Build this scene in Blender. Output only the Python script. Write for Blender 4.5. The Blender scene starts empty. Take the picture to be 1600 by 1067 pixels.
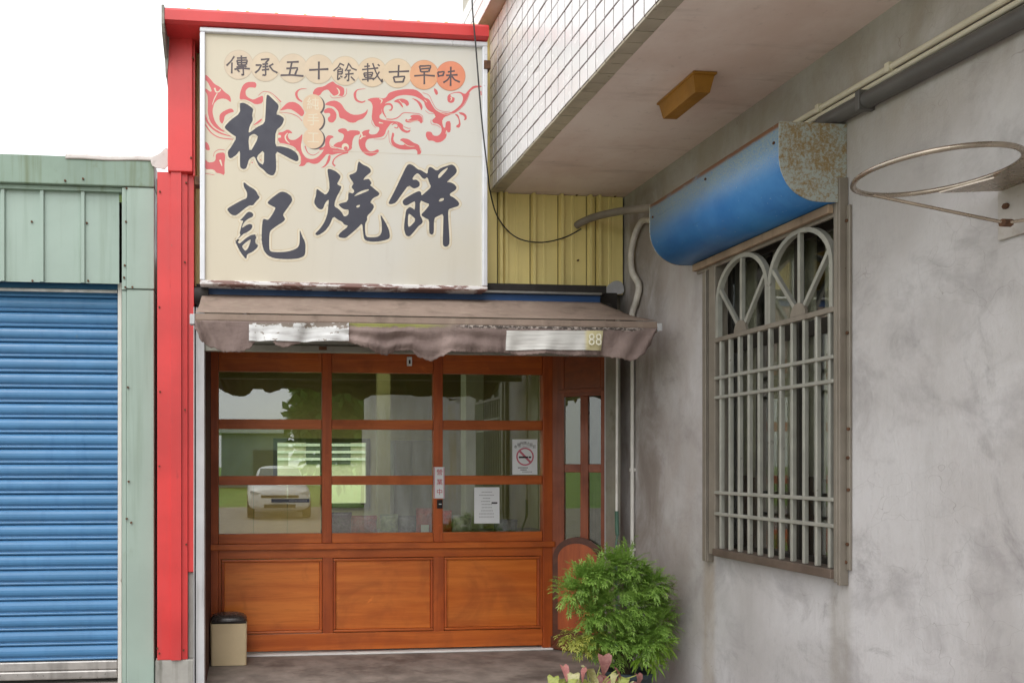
import bpy, bmesh, math, random
from mathutils import Vector, Matrix
from mathutils.geometry import tessellate_polygon
random.seed(7)
R = math.radians
sc = bpy.context.scene
COL = sc.collection

# ------------------------------------------------------------------ camera
CX, HY, F, CAMZ = 500.0, 725.0, 1200.0, 1.5          # principal column, horizon row, focal length (px of the 1600 px photo)
TH = math.atan(112.0 / F)                            # the camera looks 5.3 degrees to the right of the facade's normal
cam_d = bpy.data.cameras.new('camera'); cam = bpy.data.objects.new('camera', cam_d); COL.objects.link(cam)
cam.location = (0, 0, CAMZ); cam.rotation_euler = (R(90), 0, -TH)
cam_d.sensor_width = 36; cam_d.lens = F / 1600 * 36
cam_d.shift_x = (800 - CX) / 1600; cam_d.shift_y = (HY - 533.5) / 1600
cam_d.clip_start = .05; cam_d.clip_end = 2000
sc.camera = cam
# ------------------------------------------------------------------ sky and sun (overcast)
W = bpy.data.worlds.new('World'); sc.world = W; W.use_nodes = True
nt = W.node_tree; bg = nt.nodes['Background']
sky = nt.nodes.new('ShaderNodeTexSky'); sky.sky_type = 'NISHITA'; sky.sun_disc = False
SUN_EL, SUN_AZ = 52, 205
sky.sun_elevation = R(SUN_EL); sky.sun_rotation = R(SUN_AZ); sky.air_density = 1.0; sky.dust_density = 6.0; sky.ozone_density = 1.0
hs = nt.nodes.new('ShaderNodeHueSaturation'); hs.inputs['Saturation'].default_value = .16
cl = nt.nodes.new('ShaderNodeMix'); cl.data_type = 'RGBA'; cl.inputs[0].default_value = .75      # even white cloud cover over the clear sky
cl.inputs[7].default_value = (7.2, 7.35, 7.5, 1)
nt.links.new(sky.outputs[0], hs.inputs['Color']); nt.links.new(hs.outputs[0], cl.inputs[6]); nt.links.new(cl.outputs[2], bg.inputs['Color'])
bg.inputs['Strength'].default_value = .15
sd = bpy.data.lights.new('sun', 'SUN'); so = bpy.data.objects.new('sun', sd); COL.objects.link(so)
sd.energy = .5; sd.angle = R(40); sd.color = (1, .97, .93)
so.rotation_euler = (R(90 - SUN_EL), 0, R(-25)); so.location = (0, -5, 12)
sc.view_settings.view_transform = 'Standard'; sc.view_settings.look = 'None'
sc.view_settings.gamma = 1; sc.view_settings.use_curve_mapping = False
sc.view_settings.exposure = 0.8
try:
    sc.cycles.max_bounces = 10; sc.cycles.transparent_max_bounces = 12
except Exception: pass

# ------------------------------------------------------------------ where a photo pixel lies on a real plane of the place
def ray(px, py):
    a, b = (px - CX) / F, (HY - py) / F
    s, c = math.sin(TH), math.cos(TH)
    return Vector((s + a * c, c - a * s, b))
def atY(px, py, Y):
    d = ray(px, py); t = Y / d.y; return Vector((d.x * t, Y, CAMZ + d.z * t))
def atX(px, py, X):
    d = ray(px, py); t = X / d.x; return Vector((X, d.y * t, CAMZ + d.z * t))
def atZ(px, py, Z):
    d = ray(px, py); t = (Z - CAMZ) / d.z; return Vector((d.x * t, d.y * t, Z))
def Xp(px, Y): return atY(px, HY, Y).x
def Zp(py, Y, px=560): return atY(px, py, Y).z

# ------------------------------------------------------------------ materials
def col(c):                                          # sRGB 0-255 -> linear
    f = lambda v: v / 12.92 if v <= .04045 else ((v + .055) / 1.055) ** 2.4
    return tuple(f(x / 255) for x in c) + (1,)
class NT:
    def __init__(s, name):
        s.m = bpy.data.materials.new(name); s.m.use_nodes = True
        s.rnd = False; s.t = s.m.node_tree; s.b = s.t.nodes['Principled BSDF']
        g = s.t.nodes.new('ShaderNodeNewGeometry'); s.pos = g.outputs['Position']
    def n(s, typ, **kw):
        o = s.t.nodes.new(typ)
        for k, v in kw.items():
            if k in o.inputs: s.put(o, k, v)
            else: setattr(o, k, v)
        return o
    def put(s, o, k, v):
        if hasattr(v, 'node'): s.t.links.new(v, o.inputs[k])
        else: o.inputs[k].default_value = v
    def noise(s, sc=(1, 1, 1), detail=4, rough=.55, dist=0, off=(0, 0, 0)):
        mp = s.n('ShaderNodeMapping'); s.t.links.new(s.pos, mp.inputs['Vector'])
        mp.inputs['Scale'].default_value = sc if hasattr(sc, '__len__') else (sc,) * 3
        mp.inputs['Location'].default_value = off
        if s.rnd:
            oi = s.n('ShaderNodeObjectInfo'); sv = s.n('ShaderNodeVectorMath', operation='SCALE'); cv = s.n('ShaderNodeCombineXYZ')
            for k_ in range(3): s.t.links.new(oi.outputs['Random'], cv.inputs[k_])
            s.t.links.new(cv.outputs[0], sv.inputs[0]); sv.inputs['Scale'].default_value = 37; s.t.links.new(sv.outputs[0], mp.inputs['Location'])
        no = s.n('ShaderNodeTexNoise'); no.inputs['Scale'].default_value = 1
        no.inputs['Detail'].default_value = detail; no.inputs['Roughness'].default_value = rough; no.inputs['Distortion'].default_value = dist
        s.t.links.new(mp.outputs[0], no.inputs['Vector']); return no.outputs[0]
    def ramp(s, v, lo, hi, a=0., b=1.):
        r = s.n('ShaderNodeMapRange'); r.interpolation_type = 'SMOOTHSTEP'
        s.put(r, 'Value', v); r.inputs[1].default_value = lo; r.inputs[2].default_value = hi
        r.inputs[3].default_value = a; r.inputs[4].default_value = b; return r.outputs[0]
    def mul(s, a, b, op='MULTIPLY'):
        m = s.n('ShaderNodeMath', operation=op); s.put(m, 0, a); s.put(m, 1, b); return m.outputs[0]
    def mix(s, f, a, b):
        m = s.n('ShaderNodeMix', data_type='RGBA')
        for i, v in ((0, f), (6, a), (7, b)):
            if hasattr(v, 'node'): s.t.links.new(v, m.inputs[i])
            else: m.inputs[i].default_value = v
        return m.outputs[2]
    def xyz(s):
        x = s.n('ShaderNodeSeparateXYZ'); s.t.links.new(s.pos, x.inputs[0]); return x.outputs
    def color(s, c): s.put(s.b, 'Base Color', c)
    def bump(s, h, strength=.2, dist=.01):
        b = s.n('ShaderNodeBump'); b.inputs['Strength'].default_value = strength; b.inputs['Distance'].default_value = dist
        s.t.links.new(h, b.inputs['Height']); s.t.links.new(b.outputs[0], s.b.inputs['Normal'])
def sh(c, k): return tuple(min(1, x * k) for x in c[:3]) + (1,)
def mat(name, c, rough=.6, var=.18, scale=6, metal=0, bump=.12, bscale=60, dirt=None, dscale=(3, 3, 3), dlo=.55, dhi=.75, damt=.8, streak=None, samt=.5, spec=None, rnd=False, chip=None, chiplo=.68):
    N = NT(name); N.rnd = rnd; c = col(c) if max(c) > 1 else tuple(c) + (1,)
    n1 = N.noise(scale, 5)
    out = N.mix(N.ramp(n1, .3, .7), sh(c, 1 - var), sh(c, 1 + var))
    if streak is not None:
        n3 = N.noise((18, 18, .9), 4)
        out = N.mix(N.mul(N.ramp(n3, .5, .75), samt), out, col(streak))
    if dirt is not None:
        n2 = N.noise(dscale, 6, .65)
        out = N.mix(N.mul(N.ramp(n2, dlo, dhi), damt), out, col(dirt))
    if chip is not None:
        out = N.mix(N.ramp(N.noise((26, 26, 17), 7, .7, .5), chiplo, chiplo + .02), out, col(chip))
    if rnd:
        oi = N.n('ShaderNodeObjectInfo'); out = N.mix(N.mul(oi.outputs['Random'], .16), out, sh(c, .62))
    N.color(out)
    nr = N.noise(scale * 3, 3)
    N.put(N.b, 'Roughness', N.ramp(nr, .2, .8, max(.04, rough - .1), min(1, rough + .1)))
    N.b.inputs['Metallic'].default_value = metal
    if spec is not None: N.b.inputs['Specular IOR Level'].default_value = spec
    if bump: N.bump(N.noise(bscale, 4), bump, .004)
    return N.m
def wood(name, c, c2, axis, rough=.38):
    N = NT(name); N.rnd = True; s = {'x': (1.1, 16, 16), 'z': (16, 16, 1.1)}[axis]
    g = N.noise(s, 6, .62, .6); h = N.noise(2.3, 4, .6, .8); k = N.noise(tuple(v * 4 for v in s), 4, .6)
    o = N.mix(N.ramp(g, .3, .7), col(c), col(c2))
    o = N.mix(N.mul(N.ramp(h, .45, .72), .45), o, sh(col(c2), .45))
    o = N.mix(N.mul(N.ramp(k, .55, .75), .35), o, sh(col(c2), .5))
    oi = N.n('ShaderNodeObjectInfo'); o = N.mix(N.mul(oi.outputs['Random'], .35), o, sh(col(c2), .72))
    N.rnd = False; w_ = N.noise((5, 5, 9), 6, .75, .4); o = N.mix(N.ramp(w_, .63, .72, 0, .45), o, sh(col(c), 1.25)); N.rnd = True      # rubbed, faded varnish
    N.color(o); N.put(N.b, 'Roughness', N.ramp(h, .3, .7, rough - .06, rough + .14))
    N.bump(k, .12, .002); return N.m
def glass(name, refl=.16, tint=(.82, .88, .84, 1)):
    m = bpy.data.materials.new(name); m.use_nodes = True; t = m.node_tree; t.nodes.clear()
    o = t.nodes.new('ShaderNodeOutputMaterial'); mx = t.nodes.new('ShaderNodeMixShader')
    tr = t.nodes.new('ShaderNodeBsdfTransparent'); tr.inputs[0].default_value = tint
    gl = t.nodes.new('ShaderNodeBsdfGlossy'); gl.inputs['Roughness'].default_value = .004; gl.inputs['Color'].default_value = (.95, .97, 1, 1)
    lw = t.nodes.new('ShaderNodeLayerWeight'); lw.inputs['Blend'].default_value = .5
    mr = t.nodes.new('ShaderNodeMapRange'); mr.inputs[3].default_value = refl; mr.inputs[4].default_value = 1
    pw = t.nodes.new('ShaderNodeMath'); pw.operation = 'POWER'; pw.inputs[1].default_value = 4
    t.links.new(lw.outputs['Facing'], pw.inputs[0]); t.links.new(pw.outputs[0], mr.inputs[0])
    t.links.new(mr.outputs[0], mx.inputs[0]); t.links.new(tr.outputs[0], mx.inputs[1]); t.links.new(gl.outputs[0], mx.inputs[2])
    t.links.new(mx.outputs[0], o.inputs[0]); return m

# ------------------------------------------------------------------ mesh building
class MB:
    def __init__(s): s.v = []; s.f = []; s.smooth = False
    def add(s, vs, fs):
        k = len(s.v); s.v += [Vector(p) for p in vs]; s.f += [tuple(i + k for i in f) for f in fs]; return s
    def box(s, x0, x1, y0, y1, z0, z1, bev=0):
        if x0 > x1: x0, x1 = x1, x0
        if y0 > y1: y0, y1 = y1, y0
        if z0 > z1: z0, z1 = z1, z0
        if not bev:
            return s.add([(x0, y0, z0), (x1, y0, z0), (x1, y1, z0), (x0, y1, z0), (x0, y0, z1), (x1, y0, z1), (x1, y1, z1), (x0, y1, z1)],
                         [(0, 3, 2, 1), (4, 5, 6, 7), (0, 1, 5, 4), (1, 2, 6, 5), (2, 3, 7, 6), (3, 0, 4, 7)])
        bm = bmesh.new(); bmesh.ops.create_cube(bm, size=1)
        for v in bm.verts: v.co = Vector(((x0 + x1) / 2 + v.co.x * (x1 - x0), (y0 + y1) / 2 + v.co.y * (y1 - y0), (z0 + z1) / 2 + v.co.z * (z1 - z0)))
        bev = min(bev, .45 * min(x1 - x0, y1 - y0, z1 - z0))
        bmesh.ops.bevel(bm, geom=bm.edges[:], offset=bev, segments=2, affect='EDGES', profile=.5)
        return s.frombm(bm)
    def frombm(s, bm):
        bm.verts.index_update(); s.add([v.co.copy() for v in bm.verts], [tuple(v.index for v in f.verts) for f in bm.faces]); bm.free(); return s
    def prism(s, poly, axis, lo, hi):
        n = len(poly)
        P = {'z': lambda p, h: (p[0], p[1], h), 'y': lambda p, h: (p[0], h, p[1]), 'x': lambda p, h: (h, p[0], p[1])}[axis]
        return s.add([P(p, lo) for p in poly] + [P(p, hi) for p in poly],
                     [tuple(range(n - 1, -1, -1)), tuple(range(n, 2 * n))] + [(i, (i + 1) % n, n + (i + 1) % n, n + i) for i in range(n)])
    def tube(s, pts, r, n=8, caps=True):
        pts = [Vector(p) for p in pts]; m = len(pts); rs = r if hasattr(r, '__len__') else [r] * m
        up = None; rings = []
        for i, p in enumerate(pts):
            d = (pts[min(i + 1, m - 1)] - pts[max(i - 1, 0)]).normalized()
            if up is None: up = Vector((0, 0, 1)) if abs(d.z) < .9 else Vector((1, 0, 0))
            a = d.cross(up).normalized(); b = a.cross(d).normalized(); up = b
            rings.append([p + (a * math.cos(2 * math.pi * k / n) + b * math.sin(2 * math.pi * k / n)) * rs[i] for k in range(n)])
        vs = [v for rg in rings for v in rg]
        fs = [(i * n + k, i * n + (k + 1) % n, (i + 1) * n + (k + 1) % n, (i + 1) * n + k) for i in range(m - 1) for k in range(n)]
        if caps: fs += [tuple(range(n - 1, -1, -1)), tuple(range((m - 1) * n, m * n))]
        s.smooth = True
        return s.add(vs, fs)
    def lathe(s, prof, c, n=24):
        vs = []; fs = []
        for r, z in prof: vs += [(c[0] + r * math.cos(2 * math.pi * k / n), c[1] + r * math.sin(2 * math.pi * k / n), c[2] + z) for k in range(n)]
        for i in range(len(prof) - 1): fs += [(i * n + k, i * n + (k + 1) % n, (i + 1) * n + (k + 1) % n, (i + 1) * n + k) for k in range(n)]
        fs += [tuple(range(n - 1, -1, -1)), tuple(range((len(prof) - 1) * n, len(prof) * n))]
        s.smooth = True
        return s.add(vs, fs)
    def grid(s, fn, nu, nv):
        vs = [fn(i / nu, j / nv) for j in range(nv + 1) for i in range(nu + 1)]
        s.smooth = True
        return s.add(vs, [(j * (nu + 1) + i, j * (nu + 1) + i + 1, (j + 1) * (nu + 1) + i + 1, (j + 1) * (nu + 1) + i) for j in range(nv) for i in range(nu)])
    def build(s, name, m, parent=None, origin=None, solid=0, **tags):
        vs = s.v
        if origin is None:
            lo = Vector([min(v[i] for v in vs) for i in range(3)]); hi = Vector([max(v[i] for v in vs) for i in range(3)])
            origin = Vector(((lo.x + hi.x) / 2, (lo.y + hi.y) / 2, lo.z))
        origin = Vector(origin)
        me = bpy.data.meshes.new(name); me.from_pydata([tuple(v - origin) for v in vs], [], s.f); me.update()
        if m: me.materials.append(m)
        if s.smooth:
            me.polygons.foreach_set('use_smooth', [True] * len(me.polygons))
            try: me.set_sharp_from_angle(angle=R(40))
            except Exception: pass
        o = bpy.data.objects.new(name, me); COL.objects.link(o)
        if parent is not None: o.parent = parent; o.location = origin - wloc(parent)
        else: o.location = origin
        if solid:
            md = o.modifiers.new('thickness', 'SOLIDIFY'); md.thickness = solid; md.offset = 0
        for k, v in tags.items(): o[k] = v
        return o
def wloc(o):
    p = o.location.copy()
    while o.parent: o = o.parent; p += o.location
    return p
def thing(name, loc, label, cat, group=None):
    o = bpy.data.objects.new(name, None); COL.objects.link(o); o.location = loc; o.empty_display_size = .1
    o['label'] = label; o['category'] = cat
    if group: o['group'] = group
    return o
def again(src, dloc, rot=None):                      # one more piece that shares its mesh
    o = src.copy(); COL.objects.link(o); o.parent = src.parent; o.location = src.location + Vector(dloc)
    if rot: o.rotation_euler = rot
    return o
def B(name, m, parent, *a, bev=.003, **k): return MB().box(*a, bev=bev).build(name, m, parent, **k)
def chaikin(p, n=1, closed=True):
    for _ in range(n):
        q = []; L = len(p)
        for i in range(L if closed else L - 1):
            a, b = p[i], p[(i + 1) % L]
            q += [(a[0] * .78 + b[0] * .22, a[1] * .78 + b[1] * .22), (a[0] * .22 + b[0] * .78, a[1] * .22 + b[1] * .78)]
        p = q if closed else [p[0]] + q + [p[-1]]
    return p
def spline(p, n=5):
    q = []
    for i in range(len(p) - 1):
        a, b, c, d = [Vector(x) for x in (p[max(i - 1, 0)], p[i], p[i + 1], p[min(i + 2, len(p) - 1)])]
        for k in range(n):
            t = k / n
            q.append(.5 * ((2 * b) + (c - a) * t + (2 * a - 5 * b + 4 * c - d) * t * t + (3 * b - a - 3 * c + d) * t ** 3))
    q.append(Vector(p[-1])); return q
def text_mesh(body, size, m, name, parent, pos, width=None, align='CENTER', plane='y'):
    cu = bpy.data.curves.new('t', 'FONT'); cu.body = body; cu.size = size; cu.align_x = align; cu.align_y = 'CENTER'
    cu.resolution_u = 2
    o = bpy.data.objects.new('t', cu); COL.objects.link(o); bpy.context.view_layer.update()
    me = bpy.data.meshes.new_from_object(o.evaluated_get(bpy.context.evaluated_depsgraph_get()))
    bpy.data.objects.remove(o)
    mb = MB(); pos = Vector(pos); xs = [v.co.x for v in me.vertices]; k = 1
    if width and xs: k = width / (max(xs) - min(xs))
    mb.add([pos + Vector((v.co.x * k, 0, v.co.y)) for v in me.vertices], [tuple(p.vertices) for p in me.polygons])
    bpy.data.meshes.remove(me); return mb.build(name, m, parent)

# ------------------------------------------------------------------ main planes of the place (metres)
YD = 6.07            # glazed shop front
YC = 5.35            # yellow cladding
YS = 5.02            # face of the shop sign
XW = Xp(976, YC)     # grey rendered wall
ZS = 3.44            # soffit
XT = Xp(765, 5.35)   # tiled fascia

# ------------------------------------------------------------------ materials of the place
concrete_floor = mat('worn_concrete_floor', (136, 126, 118), .75, .25, 5, dirt=(84, 74, 68), dscale=(2.5, 3.5, 2), dlo=.45, dhi=.7, damt=.8, bump=.3, bscale=40, chip=(92, 84, 78), chiplo=.66)
yard_m = mat('yard_concrete', (150, 142, 134), .85, .15, 2, dirt=(110, 102, 96), bump=.3, bscale=30)
grass_m = mat('field_grass', (100, 140, 30), .8, .35, 1.5, bump=.6, bscale=25)
yellow_m = mat('yellow_painted_steel', (228, 210, 142), .45, .05, 3, streak=(176, 156, 92), samt=.25, dirt=(130, 110, 62), dscale=(9, 9, 2), dlo=.62, dhi=.8, damt=.45, bump=.03)
red_m = mat('red_painted_steel', (204, 60, 60), .4, .13, 1.6, streak=(188, 70, 70), samt=.35, dirt=(150, 44, 46), dscale=(14, 14, 5), dlo=.62, dhi=.8, damt=.6, bump=.12, bscale=7, chip=(132, 92, 78), chiplo=.70)
green_m = mat('pale_green_painted_steel', (150, 168, 158), .45, .05, 2.5, streak=(118, 134, 116), samt=.4, dirt=(110, 120, 98), dscale=(7, 7, 2.5), dlo=.6, dhi=.8, damt=.45, bump=.03)
greendirty_m = mat('weathered_green_steel', (126, 146, 132), .5, .08, 3, streak=(96, 108, 74), samt=.75, dirt=(92, 98, 60), dscale=(5, 5, 4), dlo=.58, dhi=.75, damt=.7, bump=.04)
blue_m = mat('blue_shutter_steel', (72, 124, 168), .38, .08, 2, streak=(50, 104, 152), samt=.4, dirt=(110, 130, 140), dscale=(18, 18, 18), dlo=.66, dhi=.8, damt=.5, bump=.12, bscale=5, rnd=True)
steel_m = mat('galvanised_steel', (170, 168, 164), .38, .12, 8, metal=.75, bump=.05, dirt=(120, 100, 84), dscale=(12, 12, 3), damt=.5)
alu_m = mat('aluminium_frame', (214, 215, 220), .35, .06, 6, metal=.15, bump=.03, dirt=(150, 146, 144), dscale=(10, 10, 3), damt=.35)
grey_post_m = mat('grey_painted_post', (186, 186, 188), .5, .08, 4, streak=(120, 118, 116), samt=.5, bump=.05)
rust_m = mat('rusty_screw', (92, 62, 42), .8, .3, 40, metal=.2)
dark_m = mat('dark_gap', (38, 34, 32), .8, .2, 6)
rubber_m = mat('black_cable_sheath', (36, 35, 36), .55, .2, 10)
cement_m = mat('bare_cement', (160, 158, 152), .9, .15, 6, streak=(84, 82, 70), samt=.8, dirt=(74, 76, 62), dscale=(8, 8, 3), damt=.8, bump=.4, bscale=50)
white_m = mat('white_paint', (228, 226, 222), .6, .04, 5, dirt=(170, 162, 150), dscale=(8, 8, 8), damt=.4)

# ------------------------------------------------------------------ setting: ground
def sheet(name, x0, x1, y0, y1, z, m, n=1):
    o = MB().grid(lambda u, v: (x0 + (x1 - x0) * u, y0 + (y1 - y0) * v, z), n, n).build(name, m, origin=((x0 + x1) / 2, (y0 + y1) / 2, z)); o['kind'] = 'structure'; return o
sheet('ground', -500, 500, -500, 500, -.03, grass_m)
sheet('yard', -16, 16, -14, 11, -.012, yard_m)
sheet('porch_floor', -.46, XW + .2, 3.4, YD + .06, -.004, concrete_floor)

# ------------------------------------------------------------------ the grey house on the right
soffit_m = NT('stained_plaster_soffit')
n1 = soffit_m.noise(1.6, 6, .6); n2 = soffit_m.noise((.8, 5, 5), 6, .65); n3 = soffit_m.noise(24, 4)
c_ = soffit_m.mix(soffit_m.ramp(n1, .35, .65), col((218, 198, 188)), col((232, 218, 210)))
c_ = soffit_m.mix(soffit_m.mul(soffit_m.ramp(n2, .52, .75), .65), c_, col((176, 158, 148)))
soffit_m.color(soffit_m.mix(soffit_m.mul(soffit_m.ramp(n3, .6, .8), .2), c_, col((120, 108, 102))))
soffit_m.put(soffit_m.b, 'Roughness', .9); soffit_m.bump(soffit_m.noise(30, 5), .2, .005)
# rendered wall: blotches, streaks, cracks, stains and painted shading that have a place of their own
WY0 = atX(1112, 700, XW).y; WY1 = atX(1303, 700, XW).y      # window opening, far and near jamb
WZ0 = atX(1210, 880, XW).z; WZ1 = atX(1303, 322, XW).z
N = NT('weathered_cement_render')
b1 = N.noise(1.1, 6, .62, .3); b2 = N.noise(3.2, 7, .68, .4, (4, 2, 7)); b3 = N.noise((9, 9, 1.1), 5, .6); b4 = N.noise(45, 4, .6); b5 = N.noise(.55, 3, .5, 0, (3, 9, 1))
o_ = N.mix(N.ramp(b1, .33, .67), col((176, 171, 169)), col((197, 194, 194)))
o_ = N.mix(N.mul(N.ramp(b2, .46, .68), .6), o_, col((148, 143, 143)))
o_ = N.mix(N.mul(N.ramp(b5, .5, .66), .5), o_, col((152, 149, 146)))
o_ = N.mix(N.mul(N.ramp(b3, .55, .8), .16), o_, col((140, 137, 133)))
o_ = N.mix(N.mul(N.ramp(N.noise(2.2, 8, .75, .8, (1, 5, 3)), .56, .72), .5), o_, col((118, 113, 113)))
cr = N.n('ShaderNodeTexVoronoi', feature='DISTANCE_TO_EDGE'); mp = N.n('ShaderNodeMapping'); N.t.links.new(N.pos, mp.inputs[0]); mp.inputs['Scale'].default_value = (1.3, 1.3, 1.6)
vm = N.n('ShaderNodeVectorMath', operation='ADD'); N.t.links.new(mp.outputs[0], vm.inputs[0])
nn = N.n('ShaderNodeTexNoise'); nn.inputs['Scale'].default_value = 5; N.t.links.new(N.pos, nn.inputs['Vector'])
vs_ = N.n('ShaderNodeVectorMath', operation='SCALE'); N.t.links.new(nn.outputs[1], vs_.inputs[0]); vs_.inputs['Scale'].default_value = .45
N.t.links.new(vs_.outputs[0], vm.inputs[1]); N.t.links.new(vm.outputs[0], cr.inputs['Vector'])
o_ = N.mix(N.mul(N.mul(N.ramp(cr.outputs['Distance'], 0, .006, 1, 0), N.ramp(N.noise(1.7, 3), .48, .58)), .5), o_, col((120, 112, 108)))
o_ = N.mix(N.mul(N.ramp(b4, .6, .8), .25), o_, col((150, 142, 140)))
px_, py_, pz_ = N.xyz()
def stain_shade(o_, y0, y1, z0, z1, c, amt, soft=.06):
    m1 = N.mul(N.ramp(py_, y0 - soft, y0 + soft), N.ramp(py_, y1 - soft, y1 + soft, 1, 0))
    m2 = N.mul(N.ramp(pz_, z0 - .25, z0 + .15), N.ramp(pz_, z1 - .04, z1 + .04, 1, 0))
    k = N.mul(N.mul(m1, m2), N.ramp(N.noise((4, 4, 1.8), 6, .65, .5), .25, .7)); return N.mix(N.mul(k, amt), o_, col(c))
o_ = stain_shade(o_, WY0 - .03, WY0 + .09, .1, WZ0 + .02, (150, 130, 100), .45, .03)
o_ = stain_shade(o_, WY1 - .10, WY1 + .02, .05, WZ0 + .02, (136, 128, 114), .5, .03)
o_ = stain_shade(o_, WY0 + .1, YC - .05, .4, 3.2, (150, 136, 126), .5, .2)       # brown streaks, with shading near the corner painted in
o_ = stain_shade(o_, -2, YC, 2.95, 3.5, (150, 140, 124), .7, .1)                 # darker brown band below the soffit
o_ = stain_shade(o_, 1.9, 2.25, .9, 2.3, (170, 150, 110), .7, .06)                # below the hoop's bracket
o_ = stain_shade(o_, YC - .5, YC + 1, -.2, 3.4, (120, 110, 102), .8, .12)  # shading of the corner put into the wall colour
N.color(o_); N.put(N.b, 'Roughness', .92); N.bump(N.mul(N.mul(b2, b4, 'ADD'), N.noise((3, 26, 5), 4, .6, 1.2), 'ADD'), .3, .008)
wall_m = N.m
tile_m = mat('white_glazed_tile', (236, 234, 236), .22, .03, 5, dirt=(170, 160, 158), dscale=(30, 30, 4), dlo=.66, dhi=.8, damt=.4, bump=.04, bscale=20)
tileb_m = mat('dingy_glazed_tile', (176, 166, 148), .35, .1, 6, dirt=(128, 116, 98), dscale=(9, 9, 9), damt=.5, bump=.04)
grout_m = mat('dark_grout', (104, 88, 86), .9, .2, 10)

house = thing('house', (XW + .1, 2.2, 0), 'grey cement rendered house with white tiled overhang and barred window', 'house')
w = MB()
ys = [-6.0, WY1, WY0, 5.42]; zs = [-.02, WZ0, WZ1, ZS + .15]
for i in range(3):
    for j in range(3):
        if (i, j) != (1, 1):
            w.add([(XW, ys[i], zs[j]), (XW, ys[i], zs[j + 1]), (XW, ys[i + 1], zs[j + 1]), (XW, ys[i + 1], zs[j])], [(0, 1, 2, 3)])
for (a, b) in (((WY1, WZ0), (WY0, WZ0)), ((WY0, WZ0), (WY0, WZ1)), ((WY0, WZ1), (WY1, WZ1)), ((WY1, WZ1), (WY1, WZ0))):
    w.add([(XW, a[0], a[1]), (XW, b[0], b[1]), (XW + .2, b[0], b[1]), (XW + .2, a[0], a[1])], [(0, 1, 2, 3)])
w.box(XW + .0005, XW + .3, 5.405, 5.42, -.02, ZS + .15)
w.build('wall', wall_m, house)
B('soffit', soffit_m.m, house, XT + .1, XW + .05, -3, YC + .02, ZS, ZS + .25, bev=0)
MB().box(XT + .0035, XT + .099, -3, YC + .005, ZS + .012, ZS + 2.4).build('upper_wall', grout_m, house)
MB().box(XT + .1, XW + 3, -3, 9.5, ZS + .26, ZS + .5).build('upper_floor', dark_m, house)
# room behind the barred window
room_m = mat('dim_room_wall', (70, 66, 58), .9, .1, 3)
MB().box(XW + 1.6, XW + 1.7, WY1 - 1, WY0 + 1, 0, 3.2).box(XW + .2, XW + 1.6, WY0 + .9, WY0 + 1, 0, 3.2).box(XW + .2, XW + 1.6, WY1 - 1, WY1 - .9, 0, 3.2).box(XW + .2, XW + 1.6, WY1 - 1, WY0 + 1, 3.2, 3.3).box(XW + .2, XW + 1.6, WY1 - 1, WY0 + 1, -.02, .0).build('room', room_m, house)
# face tiles, each its own piece
TW, THt = .0935, .1045
proto = None
def tile_mesh(y, z, dx=0): return MB().box(XT, XT + .014, y - TW + .010, y, z, z + THt - .010, bev=.0015)
cols = int((YC - 2.6) / TW)
for i in range(cols):
    y = YC - .002 - i * TW
    for j in range(17):
        z = ZS + .012 + j * THt
        if HY - (z + .0 - CAMZ) * F / (y * .97) < -70: continue      # above the picture
        if proto is None: proto = tile_mesh(y, z).build('tile', tile_m, house); base = (y, z)
        else: again(proto, (random.uniform(-.0015, .0015), y - base[0] + random.uniform(-.001, .001), z - base[1] + random.uniform(-.001, .001)), (random.uniform(-.008, .008), random.uniform(-.01, .01), random.uniform(-.01, .01)))
proto = None
for i in range(cols):
    y = YC - .002 - i * TW
    if proto is None: proto = MB().box(XT + .004, XT + .1, y - TW + .006, y, ZS - .002, ZS + .010, bev=.002).build('edge_tile', tileb_m, house); base = y
    else: again(proto, (0, y - base, random.uniform(-.001, .001)), (random.uniform(-.012, .012), random.uniform(-.015, .015), 0))
# ledge of the storey above
LX = Xp(744, YC); LZ = Zp(46, YC, 744)
MB().box(LX, XT + .008, -3, YC + .35, LZ, LZ + .9).build('upper_ledge', tileb_m, house)
proto = None
for i in range(10):
    y = YC + .35 - i * TW
    for j in range(3):
        if proto is None: proto = MB().box(LX - .006, LX - .0005, y - TW + .0085, y, LZ, LZ + THt - .009, bev=.002).build('ledge_tile', tile_m, house)
        else: again(proto, (0, -i * TW, j * THt))
    # tiles on the end face
for i in range(3):
    if LX + .045 * i > XT: break

# ceiling lamp under the soffit
lamp_w = mat('brown_varnished_lamp', (150, 104, 32), .4, .15, 8, bump=.08)
q0 = atZ(1096, 116, ZS); q1 = atZ(1034, 160, ZS)
lx, ly0, ly1 = (q0.x + q1.x) / 2 + .02, q0.y - .02, q1.y + .0
lamp = thing('ceiling_lamp', (lx, (ly0 + ly1) / 2, ZS - .1), 'small brown box-shaped lamp fixed under the soffit', 'lamp')
B('base_plate', lamp_w, lamp, lx - .062, lx + .062, ly0 - .012, ly1 + .012, ZS - .013, ZS - .001)
MB().add([(lx - .055, ly0, ZS - .013), (lx + .055, ly0, ZS - .013), (lx + .055, ly1, ZS - .013), (lx - .055, ly1, ZS - .013),
          (lx - .038, ly0 + .012, ZS - .095), (lx + .038, ly0 + .012, ZS - .095), (lx + .038, ly1 - .012, ZS - .095), (lx - .038, ly1 - .012, ZS - .095)],
         [(0, 1, 2, 3), (7, 6, 5, 4), (0, 4, 5, 1), (1, 5, 6, 2), (2, 6, 7, 3), (3, 7, 4, 0)]).build('shade', lamp_w, lamp)

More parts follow.
